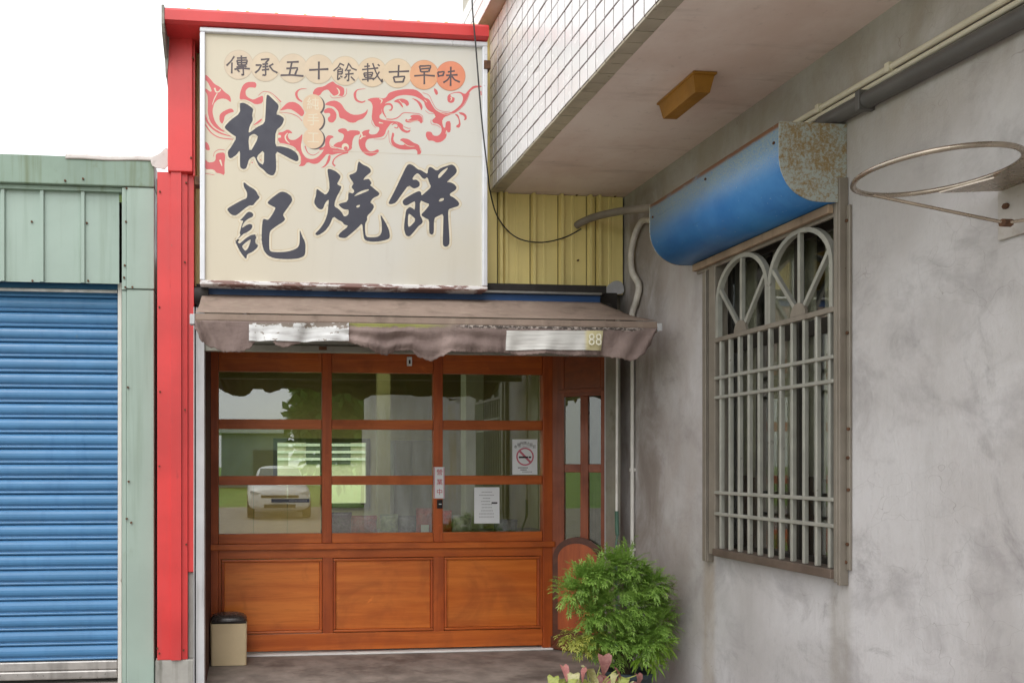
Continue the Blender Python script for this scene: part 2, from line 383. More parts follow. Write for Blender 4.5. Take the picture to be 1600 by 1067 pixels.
# ------------------------------------------------------------------ barred window in the grey wall
ss_m = mat('dull_stainless_steel', (160, 159, 150), .36, .12, 9, metal=.25, bump=0)
guide_m = mat('weathered_steel_guide', (134, 126, 115), .45, .1, 7, metal=.2, streak=(104, 92, 80), samt=.5, bump=0)
win = thing('barred_window', (XW, (WY0 + WY1) / 2, WZ0), 'steel barred window with two fan arches in grey wall', 'window')
XB = XW - .035
yb0, yb1 = atX(1128, 700, XB).y, atX(1298.5, 700, XB).y
WA, WB = atX(1117, 700, XB - .014).y + .002, atX(1302, 700, XB - .014).y - .002      # between the jambs
zr = lambda px, py: atX(px, py, XB).z
RZ = (zr(1119, 533) + zr(1303, 483)) / 2                   # arch rail
H1 = (zr(1119, 592) + zr(1303, 557)) / 2; H2 = (zr(1119, 622) + zr(1303, 595)) / 2
H3 = (zr(1119, 770) + zr(1303, 779)) / 2; H4 = (zr(1119, 803) + zr(1303, 820)) / 2
ZB = (zr(1117, 858) + zr(1304, 884)) / 2
pb = None
for i in range(11):
    y = yb0 + (yb1 - yb0) * i / 10
    if pb is None: pb = MB().box(XB - .012, XB + .012, y - .0082, y + .0082, ZB, RZ - .012, bev=.003).build('bar', ss_m, win)
    else: again(pb, (0, y - yb0, 0))
for z in (H1, H2, H3, H4):
    B('cross_bar', ss_m, win, XB - .018, XB + .018, WB, WA, z - .009, z + .009)
B('arch_rail', guide_m, win, XB - .016, XB + .016, WB, WA, RZ - .013, RZ + .013)
B('sill_rail', mat('rust_stained_steel', (110, 96, 86), .5, .2, 6, metal=.4), win, XB - .03, XW + .06, WB, WA, ZB - .045, ZB - .002)
XJ = XB - .014
B('jamb', guide_m, win, XJ, XW + .03, atX(1117, 700, XJ).y, atX(1107, 700, XJ).y, ZB - .04, WZ1 + .06)
B('jamb', guide_m, win, XJ, XW + .03, atX(1307, 700, XJ).y, atX(1302, 700, XJ).y, ZB - .06, WZ1 + .06)
B('head_rail', guide_m, win, XB - .02, XW + .02, WB, WA, WZ1 - .03, WZ1 + .03)
mid = (WA + WB) / 2; aw = (WA - WB) / 4 - .014
for cy in (mid + aw + .01, mid - aw - .01):
    top = RZ + .013; hgt = (zr(1262, 357) - top); rad = aw; sp = top + max(.02, hgt - rad)
    path = [(XB, cy + rad, top)] + [(XB, cy + rad * math.cos(a), sp + rad * math.sin(a)) for a in [math.pi * k / 18 for k in range(19)]] + [(XB, cy - rad, top)]
    ar = MB()
    for k in range(len(path) - 1):
        pass
    n_ = len(path); inner = []; outer = []
    for k, p in enumerate(path):
        d = (Vector(path[min(k + 1, n_ - 1)]) - Vector(path[max(k - 1, 0)])).normalized(); nrm = Vector((0, -d.z, d.y))
        inner.append(Vector(p) + nrm * .011); outer.append(Vector(p) - nrm * .011)
    vs = []
    for k in range(n_):
        for q in (inner[k], outer[k]): vs += [q + Vector((-.014, 0, 0)), q + Vector((.014, 0, 0))]
    fs = []
    for k in range(n_ - 1):
        a = 4 * k; b = a + 4
        fs += [(a, a + 1, b + 1, b), (a + 3, a + 2, b + 2, b + 3), (a + 2, a, b, b + 2), (a + 1, a + 3, b + 3, b + 1)]
    ar.add(vs, fs).build('arch', ss_m, win)
    for ang in (math.pi / 2, math.pi / 2 + .62, math.pi / 2 - .62):
        L = 0
        for k in range(200):                                       # length up to the arch
            L = k * .003; y = L * math.cos(ang); z = L * math.sin(ang)
            if top + z > sp and y * y + (top + z - sp) ** 2 > (rad - .01) ** 2: break
            if abs(y) > rad - .01: break
        d = Vector((0, math.cos(ang), math.sin(ang))); nr = Vector((0, -d.z, d.y)); p0 = Vector((XB, cy, top)); p1 = p0 + d * L
        m_ = MB(); vs = []
        for p in (p0, p1):
            for a, b in ((-.01, -.009), (.01, -.009), (.01, .009), (-.01, .009)): vs.append(p + Vector((a, 0, 0)) + nr * b)
        m_.add(vs, [(3, 2, 1, 0), (4, 5, 6, 7), (0, 1, 5, 4), (1, 2, 6, 5), (2, 3, 7, 6), (3, 0, 4, 7)]).build('spoke', ss_m, win)
    MB().prism([(cy + .052 * math.cos(math.pi * k / 12), top + .062 * math.sin(math.pi * k / 12)) for k in range(13)], 'x', XB - .016, XB - .001).build('hub', guide_m, win)
# sashes, panes, curtains behind the bars
sash_m = mat('dark_bronze_sash', (58, 54, 48), .45, .1, 6, metal=.3); wglass = glass('window_glass', .22, (.85, .86, .82, 1))
XG = XW + .10
for (a, b, dx) in ((WY0, mid - .03, 0), (mid + .03, WY1, .032)):
    B('sash', sash_m, win, XG + dx, XG + dx + .024, a - .035, a, WZ0, WZ1); B('sash', sash_m, win, XG + dx, XG + dx + .024, b, b + .035, WZ0, WZ1)
    B('sash', sash_m, win, XG + dx, XG + dx + .024, b + .035, a - .035, WZ0, WZ0 + .05); B('sash', sash_m, win, XG + dx, XG + dx + .024, b + .035, a - .035, WZ1 - .05, WZ1)
    B('sash', sash_m, win, XG + dx, XG + dx + .024, b + .035, a - .035, RZ - .06, RZ + .02)
    MB().box(XG + dx + .010, XG + dx + .014, b + .036, a - .036, WZ0 + .051, RZ - .061).build('pane', wglass, win)
    MB().box(XG + dx + .010, XG + dx + .014, b + .036, a - .036, RZ + .021, WZ1 - .051).build('pane', wglass, win)
curt_m = mat('grey_beige_curtain', (226, 222, 206), .9, .08, 20, bump=.2, bscale=200)
curb_m = mat('brown_reflection_band', (92, 70, 54), .9, .1, 20, bump=.2, bscale=200)  # brown lower band stands in for a reflection in the window
Wd = WY0 - WY1
for (u0, u1) in ((.0, .13), (.27, .63), (.70, .99)):
    ya, yb = WY0 - u0 * Wd, WY0 - u1 * Wd; ph = random.uniform(0, 6)
    def cf(u, v, z0, z1, off):
        y = ya + (yb - ya) * u; s = (u1 - u0) * u
        return (XW + .19 + off + .014 * math.sin(s * 110 + ph) + .006 * math.sin(s * 47 + v * 2), y, z0 + (z1 - z0) * v)
    zh = WZ0 + .44
    MB().grid(lambda u, v: cf(u, v, zh, WZ1 + .1, 0), 60, 4).build('curtain', curt_m, win, solid=.002)
    MB().grid(lambda u, v: cf(u, v, WZ0 - .1, zh + .01, .003), 60, 4).build('reflection_band', curb_m, win, solid=.002)
# shutter guides on both sides of the window

gl = thing('shutter_guide', (XW - .03, WY0 + .05, WZ0 - .05), 'narrow steel guide rail left of the barred window', 'guide rail', 'shutter guide rails')
yl0 = atX(1097, 700, XW - .04).y; yl1 = atX(1105, 700, XW - .04).y
B('channel', guide_m, gl, XW - .04, XW, yl1, yl0, atX(1102, 876, XW - .03).z, WZ1 + .08)
B('lip', guide_m, gl, XW - .05, XW - .0405, yl1, yl1 + .008, atX(1102, 876, XW - .03).z, WZ1 + .08)
gr = thing('shutter_guide', (XW - .03, WY1 - .05, WZ0 - .1), 'screwed steel guide rail right of the barred window', 'guide rail', 'shutter guide rails')
yr = atX(1312, 700, XW - .045).y
zlow = atX(1312, 915, XW - .05).z
B('channel', guide_m, gr, XW - .045, XW - .002, yr, atX(1307.5, 700, XW - .045).y, zlow, WZ1 + .10)
yf = atX(1332, 700, XW).y
B('flange', guide_m, gr, XW - .014, XW - .001, yf, yr - .0005, atX(1326, 890, XW).z, atX(1326, 322, XW).z)
for py in (345, 420, 520, 590, 670, 715, 765, 850, 878):
    p = atX(1324 + random.uniform(-5, 4), py, XW - .014)
    MB().prism([(p.y + .008 * math.cos(k * math.pi / 4), p.z + .008 * math.sin(k * math.pi / 4)) for k in range(8)], 'x', XW - .019, XW - .013).build('screw', rust_m, gr)

# ------------------------------------------------------------------ blue shutter box over the window
yn = atX(1323, 250, XW).y                                        # near end, flush with the wall
bz1 = atX(1323, 196, XW).z; bz0 = atX(1323, 316, XW).z
bx = Xp(1218, yn); yfar = atX(1021, 350, bx + .02).y
bdx = XW - bx; rr = min(bdx * .62, (bz1 - bz0) * .55)
prof = [(bx, bz1)] + [(bx + rr - rr * math.cos(a), bz0 + rr - rr * math.sin(a)) for a in [math.pi / 2 * k / 10 for k in range(11)]] + [(XW - .01, bz0)]
bluebox_m = NT('faded_blue_sheet_steel')
zz = bluebox_m.xyz()[2]; n1 = bluebox_m.noise(220, 3); n2 = bluebox_m.noise(6, 5, .6)
oc = bluebox_m.mix(bluebox_m.ramp(n2, .3, .7), col((44, 112, 178)), col((60, 128, 190)))
fade = bluebox_m.mul(bluebox_m.ramp(zz, bz1 - .24, bz1 - .05), bluebox_m.ramp(n1, .25, .6))
oc = bluebox_m.mix(fade, oc, col((140, 152, 146)))
oc = bluebox_m.mix(bluebox_m.mul(bluebox_m.ramp(zz, bz1 - .03, bz1 - .012), bluebox_m.ramp(bluebox_m.noise((20, 5, 20), 5, .7), .32, .5)), oc, col((120, 84, 60)))
oc = bluebox_m.mix(bluebox_m.ramp(bluebox_m.noise(55, 2), .7, .74, 0, .6), oc, col((150, 176, 196)))
oc = bluebox_m.mix(bluebox_m.ramp(bluebox_m.noise((30, 9, 30), 6, .75), .68, .72, 0, .8), oc, col((116, 92, 70)))
oc = bluebox_m.mix(bluebox_m.ramp(bluebox_m.noise((8, 2, 40), 5, .7), .62, .7, 0, .35), oc, col((40, 78, 120)))
bluebox_m.color(oc); bluebox_m.put(bluebox_m.b, 'Roughness', .42); bluebox_m.bump(bluebox_m.noise(3.5, 3, .5), .5, .02)
rustp = NT('rust_speckled_plate')
a1 = rustp.noise(60, 6, .8, .3); a2 = rustp.noise(7, 4, .6)
rc = rustp.mix(rustp.ramp(rustp.mul(a1, rustp.mul(a2, .5), 'ADD'), .66, .86), col((166, 174, 170)), col((146, 124, 84)))
rc = rustp.mix(rustp.ramp(a1, .6, .75, 0, .8), rc, col((112, 82, 48)))
rustp.color(rc); rustp.put(rustp.b, 'Roughness', .7); rustp.b.inputs['Metallic'].default_value = .1; rustp.bump(a1, .2, .003)
sbx = thing('shutter_box', (XW - bdx / 2, (yn + yfar) / 2, bz0), 'blue rounded roller shutter box with rusty end above barred window', 'shutter box')
cov = MB(); L = len(prof)
cov.add([(p[0], yn + .004, p[1]) for p in prof] + [(p[0], yfar, p[1]) for p in prof], [(i, i + 1, L + i + 1, L + i) for i in range(L - 1)]); cov.smooth = True
cov.build('cover', bluebox_m.m, sbx, solid=.003)
MB().add([(bx, yn, bz1), (XW - .003, yn, bz1 + .001), (XW - .003, yfar, bz1 + .001), (bx, yfar, bz1)], [(0, 1, 2, 3)]).build('top_plate', bluebox_m.m, sbx, solid=.003)
pl = [(XW - .002, bz1 + .004)] + [(p[0] - .003 * (p[0] < bx + .1), p[1] + (.004 if i == 0 else -.003 * (p[1] < bz0 + .1))) for i, p in enumerate(prof[:-1])] + [(XW - .002, bz0 - .003)]
MB().prism(pl, 'y', yn - .002, yn + .002).build('end_plate', rustp.m, sbx)
MB().prism(pl, 'y', yfar, yfar + .004).build('end_plate', rustp.m, sbx)
for k_, zz_ in ((.03, bz1 - .08), (.5, bz1 - .05), (.97, bz1 - .08)):
    ys_ = yn + (yfar - yn) * k_; MB().tube([(bx - .006, ys_, zz_), (bx + .004, ys_, zz_)], .007, 8).build('rivet', rust_m, sbx)
B('inner_slot', dark_m, sbx, XW - .10, XW - .02, yn + .01, yfar - .01, bz0 + .002, bz0 + .03)
wood_bar = mat('weathered_brown_batten', (150, 128, 106), .7, .2, 6, streak=(98, 80, 64), bump=.2)
B('bottom_slat', wood_bar, sbx, XW - .075, XW - .048, yn + .02, yfar - .02, bz0 - .045, bz0 - .004)
B('bottom_slat', guide_m, sbx, XW - .047, XW - .030, yn + .02, yfar - .02, bz0 - .062, bz0 - .004)

# ------------------------------------------------------------------ pipes along the grey wall
beige_m = mat('beige_plastic_conduit', (212, 204, 184), .5, .06, 6, dirt=(150, 140, 120), dscale=(9, 9, 9), damt=.4)
greyp_m = mat('grey_plastic_pipe', (88, 86, 84), .45, .1, 6, dirt=(80, 76, 72), dscale=(9, 4, 9), damt=.5)
def wallpipe(name, pa, pb, r, m, label, cat, off, clips=()):
    a = atX(pa[0], pa[1], XW - off); b = atX(pb[0], pb[1], XW - off); b = a + (b - a) * 1.5
    t = thing(name, a, label, cat)
    MB().tube([a, b], r, 12).build('pipe', m, t)
    for k in clips:
        p = a.lerp(b, k); d = (b - a).normalized()
        MB().box(XW - off - r - .004, XW, p.y - .012, p.y + .012, p.z - r - .006, p.z + r + .006, bev=.003).build('clip', m, t)
    return t
wallpipe('conduit', (1242, 193), (1592, -12), .014, beige_m, 'upper beige conduit clipped along the grey wall', 'conduit', .02, (.1, .34, .8))
wallpipe('conduit', (1250, 199), (1600, -1), .012, beige_m, 'thin beige conduit just below the upper one', 'conduit', .018)
wallpipe('drain_pipe', (1285, 194), (1600, 26), .038, greyp_m, 'thick dark grey pipe below the beige conduits', 'pipe', .034, (.18,))

# ------------------------------------------------------------------ basketball hoop
hoop_m = mat('tarnished_chrome_rod', (168, 156, 142), .3, .15, 10, metal=.85, bump=.05)
HZ = CAMZ + 1.0
hoop_c = Vector((2.340, 2.425, HZ)); hr = .229
hoop = thing('basketball_hoop', (XW, hoop_c.y, HZ - .2), 'bare steel basketball rim bracketed to the grey wall', 'hoop')
MB().tube([(hoop_c.x + hr * math.cos(2 * math.pi * k / 48), hoop_c.y + hr * math.sin(2 * math.pi * k / 48), HZ) for k in range(49)], .009, 10, False).build('rim', hoop_m, hoop)
plate_m = mat('pale_painted_plate', (172, 166, 160), .6, .08, 8, dirt=(140, 122, 100), dscale=(14, 14, 14), damt=.5)
B('back_plate', plate_m, hoop, XW - .012, XW - .001, hoop_c.y - .125, hoop_c.y + .125, HZ - .19, HZ + .02)
MB().prism([(hoop_c.x + hr * .72, hoop_c.y + .15), (hoop_c.x + hr * .98, hoop_c.y), (hoop_c.x + hr * .72, hoop_c.y - .15), (XW - .012, hoop_c.y - .11), (XW - .012, hoop_c.y + .11)], 'z', HZ - .014, HZ - .008).build('bracket', hoop_m, hoop)
jt = Vector((XW - .115, hoop_c.y, 2.334))
MB().tube([Vector((hoop_c.x - .04, hoop_c.y + .211, HZ - .008)), jt], .006, 8).build('brace', hoop_m, hoop)
MB().tube([jt, atX(1655, 336, XW - .02)], .006, 8).build('brace', hoop_m, hoop)
for dy in (-.09, .09):
    MB().tube([(XW - .022, hoop_c.y + dy, HZ - .075), (XW - .011, hoop_c.y + dy, HZ - .075)], .011, 6).build('bolt', rust_m, hoop)
MB().tube([jt - Vector((.012, 0, 0)), jt + Vector((.02, 0, 0))], .014, 8).build('bolt', rust_m, hoop)
MB().tube([jt, (XW - .011, hoop_c.y, HZ - .15)], .006, 8).build('stay', hoop_m, hoop)

# ------------------------------------------------------------------ shop building: cladding, red trim, recess, room
XL = Xp(303, 5.2)                                     # left jamb of the shop
shop = thing('shop_building', (1.1, YC + .3, 0), 'narrow shop clad in yellow corrugated steel with red steel trim', 'shop')
zc0 = Zp(459, YC, 870); zc1 = 4.62
def panel(x0, x1, z0, z1, name='cladding_panel'):
    w_ = x1 - x0; d = .034
    p = [(x0, YC), (x0 + .006, YC - d), (x0 + .026, YC - d), (x0 + .032, YC)]
    for t in (.5,):
        c = x0 + w_ * t; p += [(c - .012, YC), (c - .008, YC - .004), (c + .008, YC - .004), (c + .012, YC)]
    p += [(x1 - .008, YC - .002), (x1 - .008, YC + .006), (x0, YC + .006)]
    return MB().prism(p, 'z', z0, z1).build(name, yellow_m, shop)
MB().box(XL - .06, XW - .002, YC + .012, YC + .02, zc0 + .01, ZS - .01).build('shadow_backing', dark_m, shop)  # dark sheet added to draw shadow lines between the panels
bnd = [Xp(p, YC) for p in (786, 829, 872.5, 917, 931, 974.5)]
xs = [XL - .06 + .2 * k for k in range(0, 30) if XL - .06 + .2 * k < bnd[0] - .03] + bnd
for a, b in zip(xs[:-1], xs[1:]):
    panel(a, b, zc0 + random.uniform(-.006, .006), zc1 if a < XT - .02 else ZS - .004)
for (px, py) in ((794, 451), (835, 452), (876, 451), (901, 451), (961, 307), (901, 305), (835, 305), (936, 455), (903, 407)):
    p = atY(px, py, YC - .004)
    MB().tube([(p.x, YC - .012, p.z), (p.x, YC + .004, p.z)], .007, 8).build('screw', rust_m, shop)
patch = mat('grey_sealant', (176, 176, 180), .7, .1, 10)
MB().prism(chaikin([(Xp(941, YC), zc0), (Xp(946, YC), zc0 + .06), (Xp(958, YC), zc0 + .1), (Xp(970, YC), zc0 + .09), (Xp(974, YC), zc0)], 2), 'y', YC - .027, YC - .021).build('sealant_patch', patch, shop)
# red corner column (upper piece wider, lower piece with rib) and top beam
YR = 5.16
rx0, rx1 = Xp(262, YR), Xp(301, YR); zj = Zp(268, YR, 280)
ztop = Zp(30, YR, 280)
B('red_column', red_m, shop, rx0, rx1, YR, YR + .2, zj, ztop, bev=.006)
B('red_column_edge', red_m, shop, rx1 + .001, rx1 + .014, YR + .02, YR + .2, zj - .02, ztop)
lx0, lx1 = Xp(245, YR + .03), Xp(293, YR + .03); zb = Zp(1030, YR + .03, 270)
m_ = MB(); w_ = lx1 - lx0
pr = [(lx0, YR + .05), (lx0 + .004, YR + .03), (lx0 + w_ * .46, YR + .03), (lx0 + w_ * .47, YR + .012), (lx0 + w_ * .80, YR + .012), (lx0 + w_ * .81, YR + .03), (lx1, YR + .034), (lx1, YR + .2), (lx0, YR + .2)]
m_.prism(pr, 'z', zb, zj + .004).build('red_column', red_m, shop)
B('red_strip', red_m, shop, lx1 + .001, Xp(303, YR + .05), YR + .05, YR + .19, Zp(895, YR, 290), zj, bev=.002)
B('cement_strip', cement_m, shop, lx1 + .002, Xp(302, YR + .07), YR + .07, YR + .19, zb, Zp(896, YR, 290), bev=.002)
B('cement_footing', cement_m, shop, lx0 - .01, lx1 + .04, YR + .03, YR + .2, -.02, zb - .003, bev=.006)
for (px, py) in ((250, 300), (249, 480), (291, 286), (250, 612), (249, 728), (289, 410), (291, 850), (249, 1020), (287, 1015), (271, 48), (246, 1012), (289, 640), (302, 95), (299, 250)):
    p = atY(px, py, YR + .03)
    MB().tube([(p.x, p.y - .010 - (.03 if py < 260 else 0), p.z), (p.x, p.y + .006, p.z)], .006, 8).build('screw', rust_m, shop)
bx0, bx1 = Xp(258, 5.0), Xp(762, 5.0); bzt = Zp(22, 5.0, 400) ; bzb = Zp(49, 5.0, 480)
MB().prism([(5.0, bzb), (4.97, bzb + .012), (4.97, bzt - .02), (4.985, bzt), (5.34, bzt + .02), (5.34, bzb)], 'x', bx0, bx1).build('red_beam', red_m, shop)
grime = mat('weathered_end_cap', (136, 134, 126), .7, .2, 12, dirt=(80, 76, 68), dscale=(20, 20, 8))
MB().prism([(4.99, bzb - .06), (4.965, bzb - .02), (4.965, bzt + .006), (5.36, bzt + .026), (5.36, bzb - .25)], 'x', bx0 - .02, bx0 - .002).build('beam_end_cap', grime, shop)
MB().prism([(rx0 - .012, ztop - .42), (rx0 + .004, ztop - .3), (rx0 + .012, ztop - .1), (rx0 + .05, ztop - .05), (rx0 + .045, ztop), (rx0 - .03, ztop), (rx0 - .024, ztop - .12)], 'y', YR - .006, YR - .001).build('torn_flashing', grime, shop)
MB().box(bx0 + .1, XT + .02, 5.36, 6.5, bzb - .02, bzb + .06).build('roof', steel_m, shop)
# recess sides
brown_m = mat('dark_red_brick_reveal', (78, 40, 34), .8, .2, 14, bump=.3)
B('left_reveal', brown_m, shop, XL - .10, Xp(322, 5.35), 5.37, YD + .05, -.02, 2.75, bev=0)
cement2 = mat('grimy_plaster_reveal', (120, 112, 104), .9, .15, 5, streak=(76, 70, 64), samt=.6, bump=.2)
ceil_m = mat('room_ceiling', (176, 174, 160), .9, .05, 4)
olive = mat('pale_green_room_wall', (156, 150, 92), .75, .06, 2.5, streak=(140, 134, 80), samt=.3)
olive2 = mat('green_room_wall', (150, 146, 88), .75, .06, 2.5)
RX0, RX1, RY1, RZ1 = XL - .5, XW + .18, 9.4, 2.95
MB().box(XL - .05, XW + .28, YC + .085, YC + .13, 2.42, 3.6).build('lintel_wall', cement2, shop)
MB().box(XL - .1, XW + .2, YC + .14, YD + .12, 2.60, 2.66).build('porch_ceiling', ceil_m, shop)
kx0, kx1, ky0, ky1 = -.3, 1.6, 6.7, 8.6                 # unseen ceiling opening, added to brighten the shop room
MB().box(RX0, RX1, YD + .13, ky0, RZ1, RZ1 + .05).box(RX0, RX1, ky1, RY1, RZ1, RZ1 + .05).box(RX0, kx0, ky0, ky1, RZ1, RZ1 + .05).box(kx1, RX1, ky0, ky1, RZ1, RZ1 + .05).build('room_ceiling', ceil_m, shop)
MB().box(XL - .6, XW + .13, YD + .06, YD + .12, 2.5, 3.1).box(XL - .6, Xp(328, YD) - .01, YD + .06, YD + .12, -.02, 2.5).build('inner_front_wall', olive2, shop)
MB().box(RX0 - .08, RX0, YD + .12, RY1 + .1, -.02, RZ1 + .05).build('room_side_wall', olive, shop)
MB().box(RX1 - .04, RX1, YD + .13, RY1 + .1, -.02, RZ1 + .05).build('room_side_wall', olive, shop)
bwx0, bwx1 = atY(427, 700, RY1).x, atY(578, 700, RY1).x; bwz0, bwz1 = atY(540, 792, RY1).z, atY(540, 685, RY1).z
w = MB()
X_ = [RX0, bwx0, bwx1, RX1 - .04]; Z_ = [-.02, bwz0, bwz1, RZ1]
for i in range(3):
    for j in range(3):
        if (i, j) != (1, 1): w.box(X_[i], X_[i + 1], RY1, RY1 + .12, Z_[j], Z_[j + 1])
w.build('room_back_wall', olive, shop)
sheet('shop_floor', RX0, RX1, YD + .05, RY1, .0, mat('shop_floor_tile', (120, 112, 96), .5, .1, 3))
fr_m = mat('dark_window_frame', (76, 74, 48), .5, .1, 5)
bw = thing('back_window', ((bwx0 + bwx1) / 2, RY1, bwz0), 'bright back window seen through the shop glass', 'window')
for a in ((bwx0, bwx1, bwz1 - .05, bwz1), (bwx0, bwx1, bwz0, bwz0 + .05), (bwx0, bwx0 + .05, bwz0 + .05, bwz1 - .05), (bwx1 - .05, bwx1, bwz0 + .05, bwz1 - .05), ((bwx0 + bwx1) / 2 - .02, (bwx0 + bwx1) / 2 + .02, bwz0 + .05, bwz1 - .05)):
    B('frame', fr_m, bw, a[0], a[1], RY1 - .03, RY1 + .04, a[2], a[3])
MB().box(bwx0 + .05, bwx1 - .05, RY1 + .005, RY1 + .009, bwz0 + .05, bwz1 - .05).build('pane', glass('back_glass', .05, (.95, .97, .92, 1)), bw)
# interior pieces: columns of the green room, cupboard, counter with packets
B('wall_batten', olive2, shop, atY(590, 700, 8.6).x, atY(610, 700, 8.6).x, 8.6, 8.7, 0, 2.9)
cup_m = mat('dark_olive_cupboard', (92, 92, 62), .6, .1, 3)
cab = thing('cupboard', (atY(640, 700, 8.8).x, 8.8, 0), 'dark olive cupboard against the back wall inside', 'cupboard')
B('carcass', cup_m, cab, atY(614, 700, 8.8).x, atY(674, 700, 8.8).x, 8.75, 9.3, 0, atY(640, 688, 8.8).z)
B('door', cup_m, cab, atY(616, 700, 8.8).x, atY(640, 700, 8.8).x, 8.73, 8.749, .05, atY(640, 690, 8.8).z)
B('door', cup_m, cab, atY(642, 700, 8.8).x, atY(672, 700, 8.8).x, 8.73, 8.749, .05, atY(640, 690, 8.8).z)
post_in = mat('pale_painted_column', (178, 182, 150), .7, .05, 3)
pc = thing('indoor_column', (atY(742, 700, 7.9).x, 7.95, 0), 'pale green square column inside behind the right panes', 'column')
B('shaft', post_in, pc, atY(728, 700, 7.9).x, atY(756, 700, 7.9).x, 7.9, 8.1, .06, 2.94)
B('plinth', post_in, pc, atY(726, 700, 7.9).x, atY(758, 700, 7.9).x, 7.88, 8.12, 0, .06)
tb_m = mat('dark_counter_top', (64, 58, 52), .4, .1, 5)
ct = thing('counter', (atY(640, 840, 6.7).x, 6.7, 0), 'dark counter just behind the shop glass', 'counter')
ctz = atY(600, 834, 6.45).z
B('top', tb_m, ct, atY(505, 840, 6.7).x, atY(850, 840, 6.7).x, 6.42, 6.95, ctz - .03, ctz)
B('body', tb_m, ct, atY(507, 840, 6.7).x, atY(848, 840, 6.7).x, 6.46, 6.92, .0, ctz - .031)
def packet(px, w_, h_, c, label, y=6.55, tilt=0):
    x = atY(px, 820, y).x; m = mat('packet_film', c, .3, .3, 25, dirt=tuple(min(255, v + 70) for v in c), dscale=(40, 40, 40), damt=.6, bump=.3, bscale=60)
    def f(u, v):
        a = (1 - (2 * u - 1) ** 2) * (1 - (2 * v - 1) ** 4)
        return a
    t = thing('snack_packet', (x, y, ctz), label, 'packet', 'packets on the counter')
    for s_ in (-1, 1):
        MB().grid(lambda u, v: (x + (u - .5) * w_ * (1 - .06 * math.sin(v * 3.14)), y + s_ * .045 * f(u, v) ** .6 + tilt * v, ctz + v * h_), 10, 10).build('film', m, t)
    B('seal', m, t, x - w_ * .48, x + w_ * .48, y + tilt - .001, y + tilt + .001, ctz + h_, ctz + h_ + .012, bev=0)
packet(532, .2, .17, (74, 40, 92), 'purple packet on the counter behind the middle pane')
packet(568, .24, .14, (150, 54, 48), 'red packet lying beside the purple one')
packet(608, .16, .15, (120, 134, 84), 'pale green packet in the middle of the counter')
packet(664, .16, .2, (160, 56, 48), 'tall red packet left of the opening-hours plate')
packet(699, .08, .18, (196, 52, 48), 'narrow bright red packet right of the plate')
packet(722, .18, .14, (170, 170, 160), 'clear packet with silver shine behind right pane')
packet(790, .22, .1, (40, 44, 48), 'flat dark packet behind the right pane')
packet(636, .2, .13, (58, 54, 54), 'flat black packet in the middle of the counter', 6.6)
box_m = mat('pale_card', (206, 214, 220), .6, .05, 10)
cs = thing('card_stand', (atY(664, 820, 6.45).x, 6.45, ctz), 'small white card standing on the counter', 'card')
B('card', box_m, cs, atY(658, 820, 6.45).x, atY(670, 820, 6.45).x, 6.452, 6.456, ctz + .004, ctz + .075, bev=0)
B('foot', tb_m, cs, atY(658, 820, 6.45).x, atY(670, 820, 6.45).x, 6.44, 6.47, ctz, ctz + .004, bev=0)

# ------------------------------------------------------------------ wooden glazed shop front
wh = wood('stained_timber_rail', (206, 110, 46), (176, 84, 32), 'x'); wv = wood('stained_timber_stile', (194, 96, 40), (162, 72, 28), 'z'); wp = wood('stained_timber_panel', (222, 128, 54), (194, 98, 36), 'x')
sgl = glass('shop_glass', .13, (.92, .95, .86, 1))
sf = thing('wooden_shopfront', (Xp(595, YD), YD, 0), 'orange-brown timber shop front with nine glass panes and three panels', 'shopfront')
DX = lambda px: Xp(px, YD)
DZ = lambda py: Zp(py, YD, 595)
zt = DZ(540)
for a, b in ((328, 341.5), (846.5, 861)): B('post', wv, sf, DX(a), DX(b), YD - .03, YD + .045, .012, zt)
for a, b in ((503, 518), (676.5, 691)): B('mullion', wv, sf, DX(a), DX(b), YD - .02, YD + .04, DZ(847), zt)
colsx = ((342, 502.5), (518.5, 676), (691.5, 846))
for i, (a, b) in enumerate(colsx):
    hd = B('header', wh, sf, DX(a), DX(b), YD - .015, YD + .035, DZ(583), zt)
    B('header_moulding', wh, hd, DX(a) + .02, DX(b) - .03, YD - .022, YD - .0155, DZ(563), zt - .01)
    for (p, q) in ((656, 671), (743, 757)): B('rail', wh, sf, DX(a), DX(b), YD - .012, YD + .03, DZ(q), DZ(p))
    B('rail', wh, sf, DX(a), DX(b), YD - .015, YD + .035, DZ(847), DZ(832))
    for (p, q) in ((583, 656), (671, 743), (757, 832)):
        tl = R(random.uniform(-.12, .12))
        o = MB().box(DX(a) + .001, DX(b) - .001, YD + .006, YD + .011, DZ(q) + .001, DZ(p) - .001).build('pane', sgl, sf); o.rotation_euler = (tl, 0, R(random.uniform(-.1, .1)))
B('ledge', wh, sf, DX(326), DX(863), YD - .055, YD - .0305, DZ(856), DZ(847), bev=.006)
B('lower_rail', wh, sf, DX(341.7), DX(846.3), YD - .022, YD + .03, DZ(870), DZ(847.2))
B('bottom_rail', wh, sf, DX(341.7), DX(846.3), YD - .022, YD + .03, .03, DZ(986))
for a, b in ((341.7, 346), (503.5, 520), (676, 693), (842, 846.3)): B('stile', wv, sf, DX(a), DX(b), YD - .0215, YD + .03, DZ(985.9), DZ(870.1))
